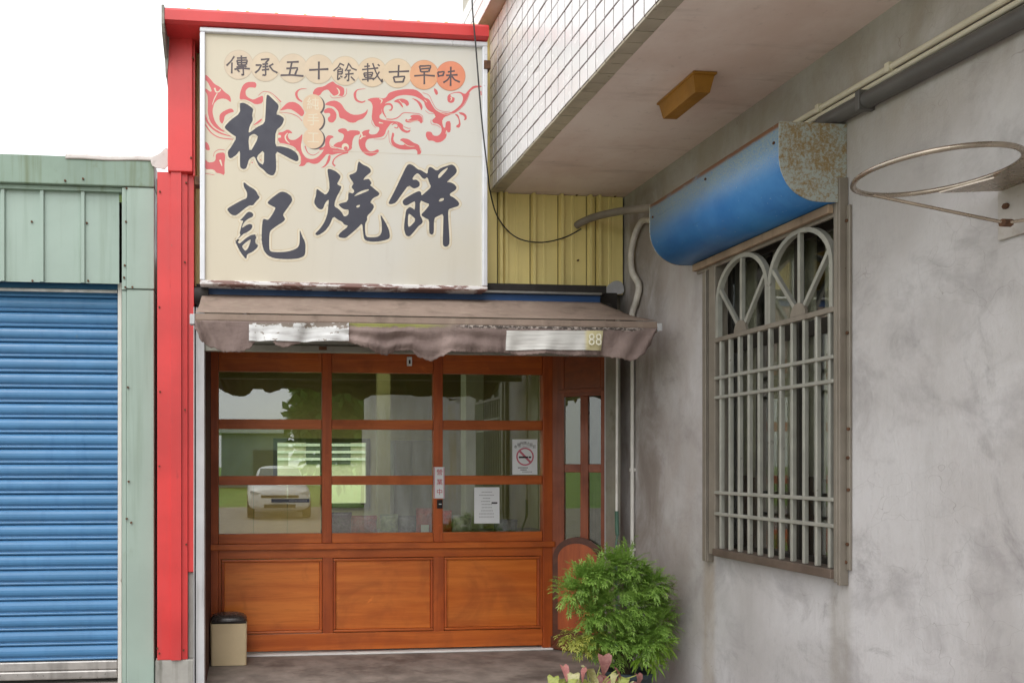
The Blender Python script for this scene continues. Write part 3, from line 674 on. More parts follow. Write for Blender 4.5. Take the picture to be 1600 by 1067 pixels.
for a, b in ((346, 503.5), (520, 676), (693, 842)):
    x0, x1, z0, z1 = DX(a) + .002, DX(b) - .002, DZ(985), DZ(871)
    pnl = B('panel', wp, sf, x0 + .0205, x1 - .0205, YD - .012, YD + .012, z0 + .0205, z1 - .0205, bev=.004)
    for k, (c0, c1, d0, d1) in enumerate(((x0, x1, z1 - .02, z1), (x0, x1, z0, z0 + .02), (x0, x0 + .02, z0 + .0205, z1 - .0205), (x1 - .02, x1, z0 + .0205, z1 - .0205))):
        B('panel_moulding', wh if k < 2 else wv, pnl, c0, c1, YD - .030, YD + .0, d0, d1, bev=.007)
B('threshold', white_m, sf, DX(328), DX(861), YD - .05, YD + .04, -.003, .011)
# things fixed on the shop front
paper = mat('white_paper', (226, 228, 230), .8, .02, 8); ink = mat('dark_print', (48, 44, 46), .8, .05, 8); grey_ink = mat('grey_print', (150, 150, 154), .8, .05, 8)
red_ink = mat('red_print', (190, 46, 62), .7, .05, 8); pink_ink = mat('faded_red_print', (196, 104, 122), .8, .05, 8)
def rectp(name, m, parent, x0, x1, z0, z1, y, d=.001): return MB().box(x0, x1, y - d, y, z0, z1).build(name, m, parent)
YN = YD + .001
ns = thing('no_smoking_notice', (DX(819), YN, DZ(741)), 'white no-smoking notice with red ring on the right pane', 'notice')
npap = rectp('paper', paper, ns, DX(800.5), DX(839.5), DZ(741.5), DZ(685.5), YN)
cxn, czn = DX(820.3), DZ(713); r0 = DX(834) - DX(820.3)
ring = MB(); n_ = 36
ring.add([(cxn + rr_ * math.cos(2 * math.pi * k / n_), YN - .0016, czn + rr_ * math.sin(2 * math.pi * k / n_)) for rr_ in (r0, r0 * .84) for k in range(n_)], [(k, (k + 1) % n_, n_ + (k + 1) % n_, n_ + k) for k in range(n_)])
ring.build('red_ring', pink_ink, npap)
a_ = r0 * .92
MB().add([(cxn - a_ * .68 - .006, YN - .0018, czn + a_ * .68 - .006), (cxn - a_ * .68 + .006, YN - .0018, czn + a_ * .68 + .006), (cxn + a_ * .68 + .006, YN - .0018, czn - a_ * .68 + .006), (cxn + a_ * .68 - .006, YN - .0018, czn - a_ * .68 - .006)], [(0, 1, 2, 3)]).build('red_bar', pink_ink, npap)
rectp('cigarette', ink, npap, cxn - r0 * .7, cxn + r0 * .35, czn - .012, czn + .002, YN - .001)
rectp('cigarette_tip', ink, npap, cxn + r0 * .42, cxn + r0 * .7, czn - .012, czn + .002, YN - .001)
tw = '本場所禁止吸菸'
for k, ch in enumerate(tw):
    t_ = (k - 3) / 3; text_mesh(ch, .030, ink, 'character', npap, (cxn + t_ * .078, YN - .0015, czn + .108 - .030 * t_ * t_))
text_mesh('NO SMOKING', .018, grey_ink, 'print', npap, (cxn, YN - .0015, czn + .080))
for k, (u0, u1) in enumerate(((-.8, .3), (-.5, .15), (-.3, .75))):
    q = MB(); x0 = cxn + r0 * u0
    while x0 < cxn + r0 * u1: q.box(x0, x0 + .007, YN - .0018, YN - .001, czn - .094 - k * .017, czn - .086 - k * .017); x0 += .0105
    q.build('text_line', ink if k < 2 else grey_ink, npap)
pn = thing('paper_notice', (DX(760), YN, DZ(818)), 'white typed sheet taped inside the lower right pane', 'notice')
ppap = rectp('paper', paper, pn, DX(741), DX(780.5), DZ(818.5), DZ(761.5), YN)
for k, (u0, u1) in enumerate(((.3, .7), (.2, .75), (.35, .65), (.28, .6), (.3, .7), (.3, .72), (.28, .72), (.2, .8), (.2, .8))):
    z = DZ(769 + k * 4.9); x0 = DX(741 + 39 * u0)
    q = MB()
    while x0 < DX(741 + 39 * u1): q.box(x0, x0 + .008, YN - .0018, YN - .001, z - .003, z + .003); x0 += .0125
    q.build('text_line', grey_ink, ppap)
rectp('stamp', ink, ppap, DX(768), DX(777), DZ(787.5), DZ(785), YN - .001)
op = thing('opening_plate', (DX(684.8), YD - .03, DZ(778)), 'white plate with red characters on the timber mullion', 'sign')
B('plate', paper, op, DX(676.5), DX(693.3), YD - .028, YD - .021, DZ(778.5), DZ(729.5), bev=.001)
for a in ((677, 678, 778, 730), (691.8, 692.8, 778, 730)): rectp('border', pink_ink, op, DX(a[0]), DX(a[1]), DZ(a[2]), DZ(a[3]), YD - .0285)
for ch, py in (('營', 738), ('業', 753.5), ('中', 769)): text_mesh(ch, .052, red_ink, 'character', op, (DX(685.5), YD - .0295, DZ(py)))
lk = thing('door_lock', (DX(685.5), YD - .03, DZ(794)), 'small black lock below the white plate', 'lock')
B('case', dark_m, lk, DX(681.5), DX(689.8), YD - .036, YD - .021, DZ(794), DZ(780.5)); B('mark', paper, lk, DX(684), DX(688), YD - .0375, YD - .0361, DZ(788), DZ(786.8), bev=0)
stp = thing('strip_sticker', (DX(455), YN, DZ(783)), 'long dark strip sticker on the lower left pane', 'sticker')
rectp('strip', mat('charcoal_sticker', (60, 62, 72), .5, .05, 6), stp, DX(424), DX(483.5), DZ(784), DZ(778.5), YN)
q = MB(); x0 = DX(452)
while x0 < DX(480): q.box(x0, x0 + .007, YN - .0018, YN - .001, DZ(782), DZ(780.6)); x0 += .011
q.build('print', grey_ink, stp)
sn = thing('door_sensor', (DX(638.5), YD - .03, DZ(572)), 'tiny white sensor box on the timber header', 'sensor')
B('case', paper, sn, DX(634.5), DX(642), YD - .045, YD - .0225, DZ(572), DZ(558)); B('lens', dark_m, sn, DX(637), DX(639.6), YD - .047, YD - .0452, DZ(569), DZ(563), bev=0)
# tan board behind the lower left pane
tb = thing('tan_board', (DX(423), YD + .03, DZ(832)), 'tan board standing behind the lower left pane', 'board')
tan_m = mat('tan_cardboard', (206, 172, 122), .8, .05, 4, bump=.05)
for k in range(3): B('sheet', tan_m, tb, DX(342.5) + (DX(502) - DX(342.5)) * k / 3 + .002, DX(342.5) + (DX(502) - DX(342.5)) * (k + 1) / 3 - .002, YD + .03, YD + .036, DZ(832), DZ(757.5), bev=.001)
# angled timber side leaf with two glass lights over an arched panel
P0 = Vector((DX(861), YD - .01, 0)); P1 = P0 + Vector((.347, -.315, 0)); ax = (P1 - P0).normalized()
Lw = (P1 - P0).length
leaf = thing('side_leaf', P0, 'angled timber side leaf with two tall glass lights and arched panel', 'door')
leaf.rotation_euler = (0, 0, math.atan2(ax.y, ax.x))
def LB(name, m, x0, x1, y0, y1, z0, z1, bev=.003, poly=None):
    mb = MB().prism(poly, 'y', y0, y1) if poly else MB().box(x0, x1, y0, y1, z0, z1, bev=bev)
    o = mb.build(name, m, None); c = o.location.copy(); o.parent = leaf; o.location = c; return o
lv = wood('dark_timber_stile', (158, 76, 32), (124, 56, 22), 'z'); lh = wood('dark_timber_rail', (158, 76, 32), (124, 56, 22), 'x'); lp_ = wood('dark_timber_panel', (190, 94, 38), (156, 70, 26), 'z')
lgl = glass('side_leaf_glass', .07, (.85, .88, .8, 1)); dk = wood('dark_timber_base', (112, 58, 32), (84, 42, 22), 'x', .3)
f1, f2, f3, f4 = .2285 * Lw, .505 * Lw, .639 * Lw, .848 * Lw; zbt = .105; zpt = 2.04; zs_ = .73
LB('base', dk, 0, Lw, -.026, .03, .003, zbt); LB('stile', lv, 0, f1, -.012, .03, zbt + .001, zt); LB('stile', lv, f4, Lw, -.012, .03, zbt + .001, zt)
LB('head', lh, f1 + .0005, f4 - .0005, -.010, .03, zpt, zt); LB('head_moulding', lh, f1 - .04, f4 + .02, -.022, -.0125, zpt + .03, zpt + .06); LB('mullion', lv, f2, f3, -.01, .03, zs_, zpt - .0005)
for a, b in ((f1, f2), (f3, f4)):
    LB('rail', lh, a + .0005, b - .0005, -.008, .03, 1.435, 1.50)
    LB('pane', lgl, a, b, .008, .012, 1.501, zpt - .001, 0); LB('pane', lgl, a, b, .008, .012, zs_, 1.434, 0)
u0, u1 = .02, Lw - .04; um = (u0 + u1) / 2; uh = (u1 - u0) / 2
arch = [(u0, zbt + .002), (u1, zbt + .002)] + [(um + uh * math.cos(a), zs_ + .19 * math.sin(a)) for a in [math.pi * k / 16 for k in range(17)]]
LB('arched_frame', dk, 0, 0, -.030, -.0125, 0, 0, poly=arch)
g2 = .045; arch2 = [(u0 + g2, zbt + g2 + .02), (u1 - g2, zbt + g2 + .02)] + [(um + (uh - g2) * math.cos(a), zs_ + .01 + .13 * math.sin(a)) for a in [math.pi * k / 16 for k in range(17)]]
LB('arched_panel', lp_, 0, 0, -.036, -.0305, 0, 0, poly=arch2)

# ------------------------------------------------------------------ rolled-up shutter with its guides
YG = 5.24
rs = thing('rolled_shutter', ((XL + XW) / 2, YG, 2.3), 'grey rolled-up shutter peeking out below the awning valance', 'shutter')
zsb = Zp(552, YG, 560)
sh_m = mat('dull_grey_shutter_steel', (150, 148, 138), .45, .12, 5, metal=.4, dirt=(104, 98, 76), dscale=(8, 8, 8), damt=.6)
gx_l, gx_r = Xp(318, YG), Xp(946, YG)
for k in range(4):
    z = zsb + .05 + k * .065
    MB().prism([(YG, z), (YG - .010, z + .012), (YG - .012, z + .035), (YG - .004, z + .06), (YG + .01, z + .06), (YG + .008, z)], 'x', gx_l, gx_r).build('slat', sh_m, rs)
B('bottom_bar', sh_m, rs, gx_l, gx_r, YG - .02, YG + .02, zsb, zsb + .046, bev=.004)
B('latch', rust_m, rs, Xp(498, YG), Xp(510, YG), YG - .026, YG - .0205, zsb + .015, zsb + .04)
MB().box(gx_l - .05, gx_r + .1, YG + .03, YC + .03, zsb + .25, zc0 - .004).build('housing', dark_m, rs)
gpl = thing('shutter_post', (Xp(312, 5.2), 5.2, 0), 'grey painted steel post left of the wooden shop front', 'post')
B('channel', grey_post_m, gpl, Xp(306, 5.2), Xp(319.5, 5.2), 5.2, 5.33, -.01, 2.55, bev=.003); B('lip', grey_post_m, gpl, Xp(302.5, 5.2), Xp(304, 5.2), 5.19, 5.3, -.01, 2.55, bev=.001); B('groove', dark_m, gpl, Xp(304.2, 5.2), Xp(305.9, 5.2), 5.21, 5.3, -.01, 2.55, bev=0)
gpr = thing('shutter_post', (Xp(955, 5.25), 5.25, 0), 'grey steel post between the side leaf and white pipe', 'post')
B('channel', sh_m, gpr, Xp(946, 5.42), Xp(946, 5.42) + .03, 5.25, 5.42, -.01, 2.6); B('lip', grey_post_m, gpr, Xp(944.5, 5.45), Xp(944.5, 5.45) + .03, 5.4205, 5.45, -.01, 2.6, bev=.001)
MB().box(P1.x + .005, XW + .2, 5.425, YD + .05, -.02, 2.6).build('right_reveal', cement2, shop)

# ------------------------------------------------------------------ awning with torn valance
YA, YF = 5.10, 4.62
fab = mat('faded_taupe_awning_fabric', (138, 120, 108), .85, .08, 4, dirt=(92, 78, 68), dscale=(6, 6, 6), dlo=.48, dhi=.75, damt=.6, bump=.15, bscale=160, streak=(164, 150, 132), samt=.35)
NV = NT('faded_taupe_valance_fabric'); zE_ = Zp(510, YF, 600)
v1 = NV.noise(4, 5); v2 = NV.noise(5, 6, .65); v3 = NV.noise((22, 22, 40), 5, .7); v4 = NV.noise((40, 40, 90), 4, .7); xv, _, zv = NV.xyz()
oc = NV.mix(NV.ramp(v1, .3, .7), col((116, 99, 94)), col((138, 120, 114))); oc = NV.mix(NV.mul(NV.ramp(v2, .52, .74), .55), oc, col((84, 70, 64)))
tp = NV.ramp(NV.mul(zv, NV.mul(v3, .05), 'ADD'), zE_ + .012, zE_ + .026)                   # grime and moss along the seam under the bar
mx1 = NV.mul(NV.ramp(xv, Xp(520, YF), Xp(560, YF)), NV.ramp(xv, Xp(640, YF), Xp(720, YF), 1, 0))
mx2 = NV.mul(NV.ramp(xv, Xp(700, YF), Xp(730, YF)), NV.ramp(xv, Xp(985, YF), Xp(1010, YF), 1, 0))
oc = NV.mix(NV.mul(NV.mul(tp, mx1), .9), oc, col((138, 140, 72))); oc = NV.mix(NV.mul(tp, mx2), oc, NV.mix(NV.ramp(v4, .5, .56), col((70, 62, 58)), col((168, 156, 148))))
NV.color(oc); NV.put(NV.b, 'Roughness', .85); NV.bump(NV.mul(NV.mul(NV.noise((9, 9, 26), 4, .6, 1.5), NV.noise((34, 34, 12), 4, .6, 1.0), 'ADD'), NV.mul(NV.noise(160, 3), .2), 'ADD'), .28, .02); fab2 = NV.m
aw = thing('awning', ((Xp(310, YA) + Xp(960, YA)) / 2, YF, Zp(505, YF, 660)), 'faded taupe fabric awning with ragged valance above the shop front', 'awning')
ax0, ax1 = Xp(316, YA), Xp(938, YA); fx0, fx1 = Xp(305, YF), Xp(1024, YF)
zA = Zp(467, YA, 600); zF = Zp(496, YF, 600); zE = Zp(510, YF, 600)
navy = mat('navy_painted_rail', (34, 66, 110), .5, .1, 5); 
B('back_rail', navy, aw, ax0 - .01, ax1 + .01, YA + .02, YA + .10, zA - .02, zA + .055); B('cover_strip', steel_m, aw, ax0 - .01, ax1 + .01, YA - .005, YA + .03, zA + .056, zA + .072); B('dark_board', dark_m, aw, ax0 - .01, ax1 + .06, YA + .031, YA + .11, zA + .073, zA + .13)
for px in (340, 536, 722): B('rail_bracket', steel_m, aw, Xp(px, YA) - .012, Xp(px, YA) + .012, YA - .012, YA + .02, zA + .05, zA + .085)
MB().tube([(ax0 - .05, YA + .02, zA - .0), (ax0 + .04, YA + .02, zA - .0)], .055, 16).build('roller_end', dark_m, aw)
MB().tube([(ax1 - .0, YA + .05, zA - .03), (ax1 + .09, YA + .05, zA - .03)], .04, 14).build('roller_end', dark_m, aw)
def canopy(u, v):
    x = (ax0 + (ax1 - ax0) * u) * (1 - v) + (fx0 + (fx1 - fx0) * u) * v
    sag = -.016 * math.sin(math.pi * v) * (1 + .5 * math.sin(u * 19)) + .004 * math.sin(u * 43 + v * 9) * math.sin(math.pi * v)
    return (x, YA + (YF - YA) * v, zA + .005 + (zF + .006 - zA) * v + sag)
MB().grid(canopy, 90, 10).build('canopy', fab, aw, solid=.002)
MB().prism([(YF - .018, zE), (YF - .024, zE + .02), (YF - .018, zF), (YF + .01, zF + .004), (YF + .03, zF - .01), (YF + .03, zE)], 'x', fx0, fx1).build('front_bar', fab, aw)
B('bar_end', grey_post_m, aw, fx0 - .03, fx0 - .001, YF - .03, YF + .03, zE - .01, zF - .005); B('bar_end', grey_post_m, aw, fx1 + .001, fx1 + .03, YF - .028, YF + .03, zE - .005, zF - .01)
for xx in (fx0 + .15, fx1 - .5):
    MB().tube([(xx, YF + .02, zE + .01), (xx + .25, (YA + YF) / 2, zE + .03), (xx + .05, YA + .03, zA - .03)], .016, 8).build('folding_arm', steel_m, aw)
vb = [(305, 515), (316, 535), (330, 543), (352, 551), (377, 552), (388, 547), (402, 533), (422, 530), (431, 541), (443, 544), (464, 538), (478, 529), (510, 531), (540, 535), (571, 544), (588, 552), (603, 555), (621, 548), (641, 548), (655, 559), (672, 565), (688, 558), (702, 551), (758, 551), (792, 552), (814, 556), (850, 554), (900, 557), (938, 555), (960, 560), (983, 565), (1000, 555), (1012, 543), (1022, 520)]
vb = [(a, b) for a, b in vb]
def vbot(px):
    for (a, b), (c, d) in zip(vb[:-1], vb[1:]):
        if a <= px <= c: t = (px - a) / (c - a); t = t * t * (3 - 2 * t); return b + (d - b) * t
    return vb[-1][1]
def valance_y(px, v):
    y = YF - .026 + v * (.018 * math.sin(px * .041 + 1) + .010 * math.sin(px * .093 + 2 * v) + .004 * math.sin(px * .21 + 3 * v))
    k = math.exp(-((px - 610) / 75) ** 2); y += k * .013 * math.sin(v * 13 + px * .012) * min(1, v * 4)            # slack horizontal folds in the middle
    k = math.exp(-((px - 745) / 45) ** 2); y += k * .008 * math.sin(v * 11 - px * .03) * min(1, v * 4)
    if px < 395: y += .013 * math.sin(((px - 305) * .11 + v * 1.2) * 2.1 - v * 5.5) * (1 - (px - 305) / 90) * (.2 + v) + .008 * math.sin((px - 305) * .35 - v * 7) * math.exp(-(px - 305) / 30)
    if px > 935: y += .015 * math.sin((1022 - px) * .17 - v * 6) * (.25 + v) * (px - 935) / 87
    for c, s_ in ((402, 7), (478, 8), (548, 6), (787, 5), (941, 6)): y += .022 * v * math.exp(-((px - c) / s_) ** 2)
    return y
def val(u, v):
    px = 305 + (1022 - 305) * u
    zb_ = atY(px, vbot(px) + 1.2 * math.sin(px * 1.7) * math.sin(px * .37), YF).z
    return (Xp(px, YF), valance_y(px, v), zE + .012 + (zb_ - zE - .012) * v)
MB().grid(val, 320, 18).build('valance', fab2, aw, solid=.002)
def vpatch(name, m, p0, p1, q0, q1, off=.008, par=None):
    def f(u, v):
        px = p0 + (p1 - p0) * u; py = q0 + (q1 - q0) * v
        zz_ = atY(px, py, YF).z; zb_ = atY(px, vbot(px), YF).z; vv = max(0, min(1, (zE + .012 - zz_) / (zE + .012 - zb_)))
        return (Xp(px, YF), valance_y(px, vv) - off, zz_)
    return MB().grid(f, 50, 8).build(name, m, par or aw)
pm = NT('peeling_white_label'); n1 = pm.noise((16, 16, 30), 6, .7); n2 = pm.noise((6, 6, 60), 4)
zz = pm.xyz()[2]; zlab = Zp(508, YF, 470)
k = pm.ramp(pm.mul(n1, pm.ramp(zz, zlab - .04, zlab, 0, .16), 'ADD'), .60, .64)
pm.color(pm.mix(k, pm.mix(pm.ramp(n2, .4, .7), col((218, 218, 218)), col((190, 188, 188))), col((128, 116, 106)))); pm.put(pm.b, 'Roughness', .6)
vpatch('white_label', pm.m, 389, 544, 506, 534)
pm2 = NT('faded_white_label'); n1 = pm2.noise((4, 4, 70), 5, .6); xx_ = pm2.xyz()[0]
cc = pm2.mix(pm2.ramp(n1, .4, .7), col((206, 204, 200)), col((176, 172, 168)))
cc = pm2.mix(pm2.mul(pm2.ramp(xx_, Xp(915, YF) - .03, Xp(915, YF)), .8), cc, col((214, 202, 150)))
pm2.color(cc); pm2.put(pm2.b, 'Roughness', .6)
wl2 = vpatch('white_label', pm2.m, 789, 939, 518, 548)
lab_ink = mat('faded_label_digits', (232, 228, 208), .7, .03, 8)
text_mesh('88', .105, lab_ink, 'print', wl2, (Xp(925, YF), valance_y(925, .5) - .024, Zp(533, YF, 925)), width=.085)

# ------------------------------------------------------------------ left building: green shed with blue roller shutter
YL = 5.28
shed = thing('green_shed', (-1.6, YL, 0), 'pale green corrugated steel shed front beside the red column', 'shed')
sx1 = Xp(242, YL); X0 = -3.4
zf1, zf0 = Zp(247, YL, 120), Zp(291, YL, 120)
B('fascia', greendirty_m, shed, X0, sx1, YL - .03, YL + .1, zf0, zf1, bev=.006)
flash = mat('bent_pale_flashing', (196, 188, 184), .5, .08, 8, metal=.3, dirt=(120, 104, 96), dscale=(12, 12, 12), damt=.5)
MB().grid(lambda u, v: (Xp(104, YL) + (Xp(258, YL) - Xp(104, YL)) * u, YL - .034 - .002 * math.sin(u * 9), zf1 + .010 - .032 * v + .0025 * math.sin(u * 11) + .008 * u * u), 40, 3).build('flashing', flash, shed, solid=.003)
MB().prism(chaikin([(Xp(236, YL), zf1 - .02), (Xp(240, YL), zf1 + .01), (Xp(252, YL), zf1 + .035), (Xp(258, YL), zf1 + .07), (Xp(264, YL), zf1 + .07), (Xp(264, YL), zf1 - .075), (Xp(240, YL), zf1 - .06)], 1), 'y', YL - .045, YL - .038).build('flashing_corner', flash, shed)
zp0 = Zp(441, YL + .02, 90)
edges = [X0 + .02] + [Xp(p, YL + .02) for p in (-120, -62, 1, 62, 126, 186)]
for a, b in zip(edges[:-1], edges[1:]):
    y = YL + .03
    p = [(a, y), (a + .004, y - .02), (a + .026, y - .02), (a + .032, y), (b - .001, y), (b - .001, y + .008), (a, y + .008)]
    MB().prism(p, 'z', zp0, zf0 - .03).build('cladding_panel', green_m, shed)
B('fascia_lip', greendirty_m, shed, X0, Xp(190, YL), YL + .0, YL + .06, zf0 - .03, zf0 - .001, bev=.003)
px0 = Xp(191, YL)
B('post', green_m, shed, px0 + .03, sx1 - .004, YL - .012, YL + .12, -.01, Zp(453, YL, 210), bev=.006); B('post_cover', green_m, shed, px0 + .03, sx1 - .002, YL - .02, YL + .12, Zp(452, YL, 210), zf0 - .002, bev=.004); B('post_edge', green_m, shed, px0, px0 + .029, YL - .016, YL + .12, Zp(454, YL, 210), zf0 - .004, bev=.003); B('post_edge', green_m, shed, px0 - .0, px0 + .029, YL - .008, YL + .12, -.01, Zp(455, YL, 210), bev=.003)
B('roof', steel_m, shed, X0, sx1, YL + .1, YL + 4, zf1 - .08, zf1 - .02, bev=0); B('inner_wall', dark_m, shed, X0, sx1, YL + .3, YL + .34, -.02, zf0, bev=0)
for (px, py) in ((50, 347), (51, 439), (136, 349), (138, 439), (197, 347), (195, 415), (196, 449), (207, 449), (194, 434), (198, 295), (102, 283), (130, 280), (200, 605), (201, 752), (198, 810), (205, 816)):
    y = YL - .016 if px > 189 else (YL - .03 if py < 292 else YL + .03)
    p = atY(px, py, y); MB().tube([(p.x, y - .010, p.z), (p.x, y + .006, p.z)], .007, 8).build('screw', rust_m, shed)
YB = YL + .17
steel2_m = mat('scuffed_steel_bar', (176, 172, 168), .35, .15, 8, metal=.6, bump=.05, streak=(120, 116, 112), samt=.4)
bs = thing('roller_shutter', (-1.7, YB, 0), 'blue steel roller shutter in the green shed', 'roller shutter')
spc = (Zp(480, YB, 90) - Zp(1012, YB, 90)) / 23 * 1.02; zb0 = Zp(1031, YB, 90)
sx0, sxr = X0, Xp(184.5, YB); ps = None; n = 0; z = zb0
prof_ = [(-.0, .0), (-.012, .004), (-.016, .012), (-.013, .017), (-.002, .021), (-.001, .026), (-.010, .031), (-.018, .042), (-.021, .056), (-.020, .072), (-.014, .088), (-.004, .098)]
kk = spc / .105
while z < zp0 + .05:
    if ps is None: ps = MB().prism([(YB + a, z + b * kk) for a, b in prof_] + [(YB + .004, z + .102 * kk), (YB + .006, z)], 'x', sx0, sxr); ps = ps.build('slat', blue_m, bs); zb_ = z
    else: again(ps, (0, random.uniform(-.001, .001), z - zb_))
    z += spc
B('bottom_bar', steel2_m, bs, sx0, sxr, YB - .022, YB + .01, zb0 - .066, zb0 - .004, bev=.008); B('bottom_bar', steel2_m, bs, sx0, sxr, YB - .026, YB + .012, zb0 - .128, zb0 - .068, bev=.01)
B('guide', mat('rusty_white_guide', (206, 200, 192), .5, .06, 6, dirt=(120, 84, 60), dscale=(30, 30, 8), dlo=.6, dhi=.72, damt=.7), bs, Xp(184.8, YL + .1), Xp(191, YL + .1), YL + .08, YB + .05, -.01, zp0 + .02, bev=.003)
B('lintel', dark_m, bs, sx0, sxr, YB + .012, YB + .1, zp0 - .05, zp0 + .1, bev=0)
B('head_strip', steel_m, bs, sx0, sxr, YB - .035, YB - .022, Zp(458, YB, 90), Zp(453, YB, 90), bev=.002)

# ------------------------------------------------------------------ shop sign
sign = thing('shop_sign', (Xp(536, YS), YS + .07, Zp(446, YS, 536)), 'large cream sign with dark brush characters and red dragon motif', 'sign')
sx0, sx1 = Xp(312.5, YS), Xp(760.5, YS); sz0, sz1 = Zp(447, YS, 536), Zp(56.5, YS, 536)
N = NT('cream_sign_face'); n1 = N.noise(1.5, 4); n2 = N.noise((30, 30, 30), 4); n3 = N.noise((10, 10, 1.2), 4); sxo, _, szo = N.xyz()
oc = N.mix(N.ramp(sxo, sx0, sx1 - .3), col((204, 194, 174)), col((201, 198, 191)))
oc = N.mix(N.mul(N.ramp(n1, .45, .7), .35), oc, col((204, 194, 170)))
oc = N.mix(N.mul(N.ramp(n3, .55, .8), .16), oc, col((176, 166, 150)))
oc = N.mix(N.mul(N.ramp(n2, .62, .8), .12), oc, col((170, 160, 146)))
N.color(oc); N.put(N.b, 'Roughness', .5); face_m = N.m
MB().box(sx0 + .01, sx1 - .01, YS, YS + .12, sz0 + .01, sz1 - .01).build('light_box', face_m, sign)
MB().add([(Xp(520, YS), YS - .0004, Zp(237.5, YS)), (sx1 - .03, YS - .0004, Zp(238, YS)), (sx1 - .03, YS - .0004, Zp(238.7, YS)), (Xp(520, YS), YS - .0004, Zp(238.2, YS))], [(0, 1, 2, 3)]).build('seam', mat('sign_seam', (190, 180, 162), .6, .05, 5), sign)
fw = .034
N = NT('peeling_bottom_frame'); n1 = N.noise((5, 5, 30), 6, .72)
N.color(N.mix(N.ramp(n1, .47, .51), col((222, 218, 218)), col((138, 108, 102)))); N.put(N.b, 'Roughness', .6); peel_m = N.m
B('frame', alu_m, sign, sx0, sx1, YS - .022, YS + .13, sz1 - fw * .9, sz1, bev=.006); B('frame', peel_m, sign, sx0, sx1, YS - .022, YS + .13, sz0 - .012, sz0 + fw * .45, bev=.006)
B('frame', alu_m, sign, sx0, sx0 + fw, YS - .0215, YS + .13, sz0 + fw * .46, sz1 - fw * .91, bev=.006); B('frame', alu_m, sign, sx1 - fw, sx1, YS - .0215, YS + .13, sz0 + fw * .46, sz1 - fw * .91, bev=.006)
for (px, py) in ((309, 283), (757, 108)):
    p = atY(px, py, YS + .03); B('hinge', rust_m, sign, p.x - .02, p.x + .025, YS - .03 if px > 700 else YS + .02, YS + .1, p.z - .028, p.z + .028)
char_m = mat('charcoal_lettering', (60, 60, 72), .55, .03, 8, bump=0); char2_m = mat('dark_brown_lettering', (84, 74, 78), .55, .05, 8, bump=0)
halo_m = mat('pale_cream_outline', (214, 204, 184), .55, .02, 8, bump=0); drag_m = mat('faded_coral_red_print', (202, 98, 100), .5, .05, 3, bump=0); tan_line = mat('tan_outline', (196, 174, 138), .55, .02, 8, bump=0)
CR = {'L': (340, 140, 7.621), 'J': (345, 275, 7.621), 'S': (480, 245, 7.621), 'P': (595, 250, 7.621), 'A': (310, 105, 5.925), 'B': (430, 110, 6.669), 'C': (550, 120, 8.208), 'D': (640, 110, 7.623), 'E': (345, 70, 12.31), 'F': (465, 75, 11.43), 'G': (595, 80, 11.43)}
def sp(k, p): o = CR[k]; return (o[0] + p[0] / o[2], o[1] + p[1] / o[2])
def onface(p, d): return atY(p[0], p[1], YS) + Vector((0, -d * .2, 0))
def flat(mb, loops, d):
    L = [[onface(p, d) for p in lp] for lp in loops]; allv = [v for lp in L for v in lp]
    tri = tessellate_polygon([[Vector((v.x, v.z, 0)) for v in lp] for lp in L])
    mb.add(allv, tri)
def ribbon(mb, pts, ws, d, n=4, capn=0):                   # a brush line of changing width
    q = spline([(p[0], p[1], 0) for p in pts], n) if len(pts) > 2 else [Vector((p[0], p[1], 0)).lerp(Vector((pts[1][0], pts[1][1], 0)), 0) for p in pts]
    m = len(q); W_ = []
    for i in range(m):
        t = i / (m - 1) * (len(ws) - 1); k = min(int(t), len(ws) - 2) if len(ws) > 1 else 0
        W_.append(ws[k] + (ws[k + 1] - ws[k]) * (t - k) if len(ws) > 1 else ws[0])
    a = []; b = []
    for i in range(m):
        dd = (q[min(i + 1, m - 1)] - q[max(i - 1, 0)]).normalized(); nn = Vector((-dd.y, dd.x, 0)) * W_[i] / 2
        a.append(onface(q[i] + nn, d)); b.append(onface(q[i] - nn, d))
    mb.add(a + b, [(i, i + 1, m + i + 1, m + i) for i in range(m - 1)])
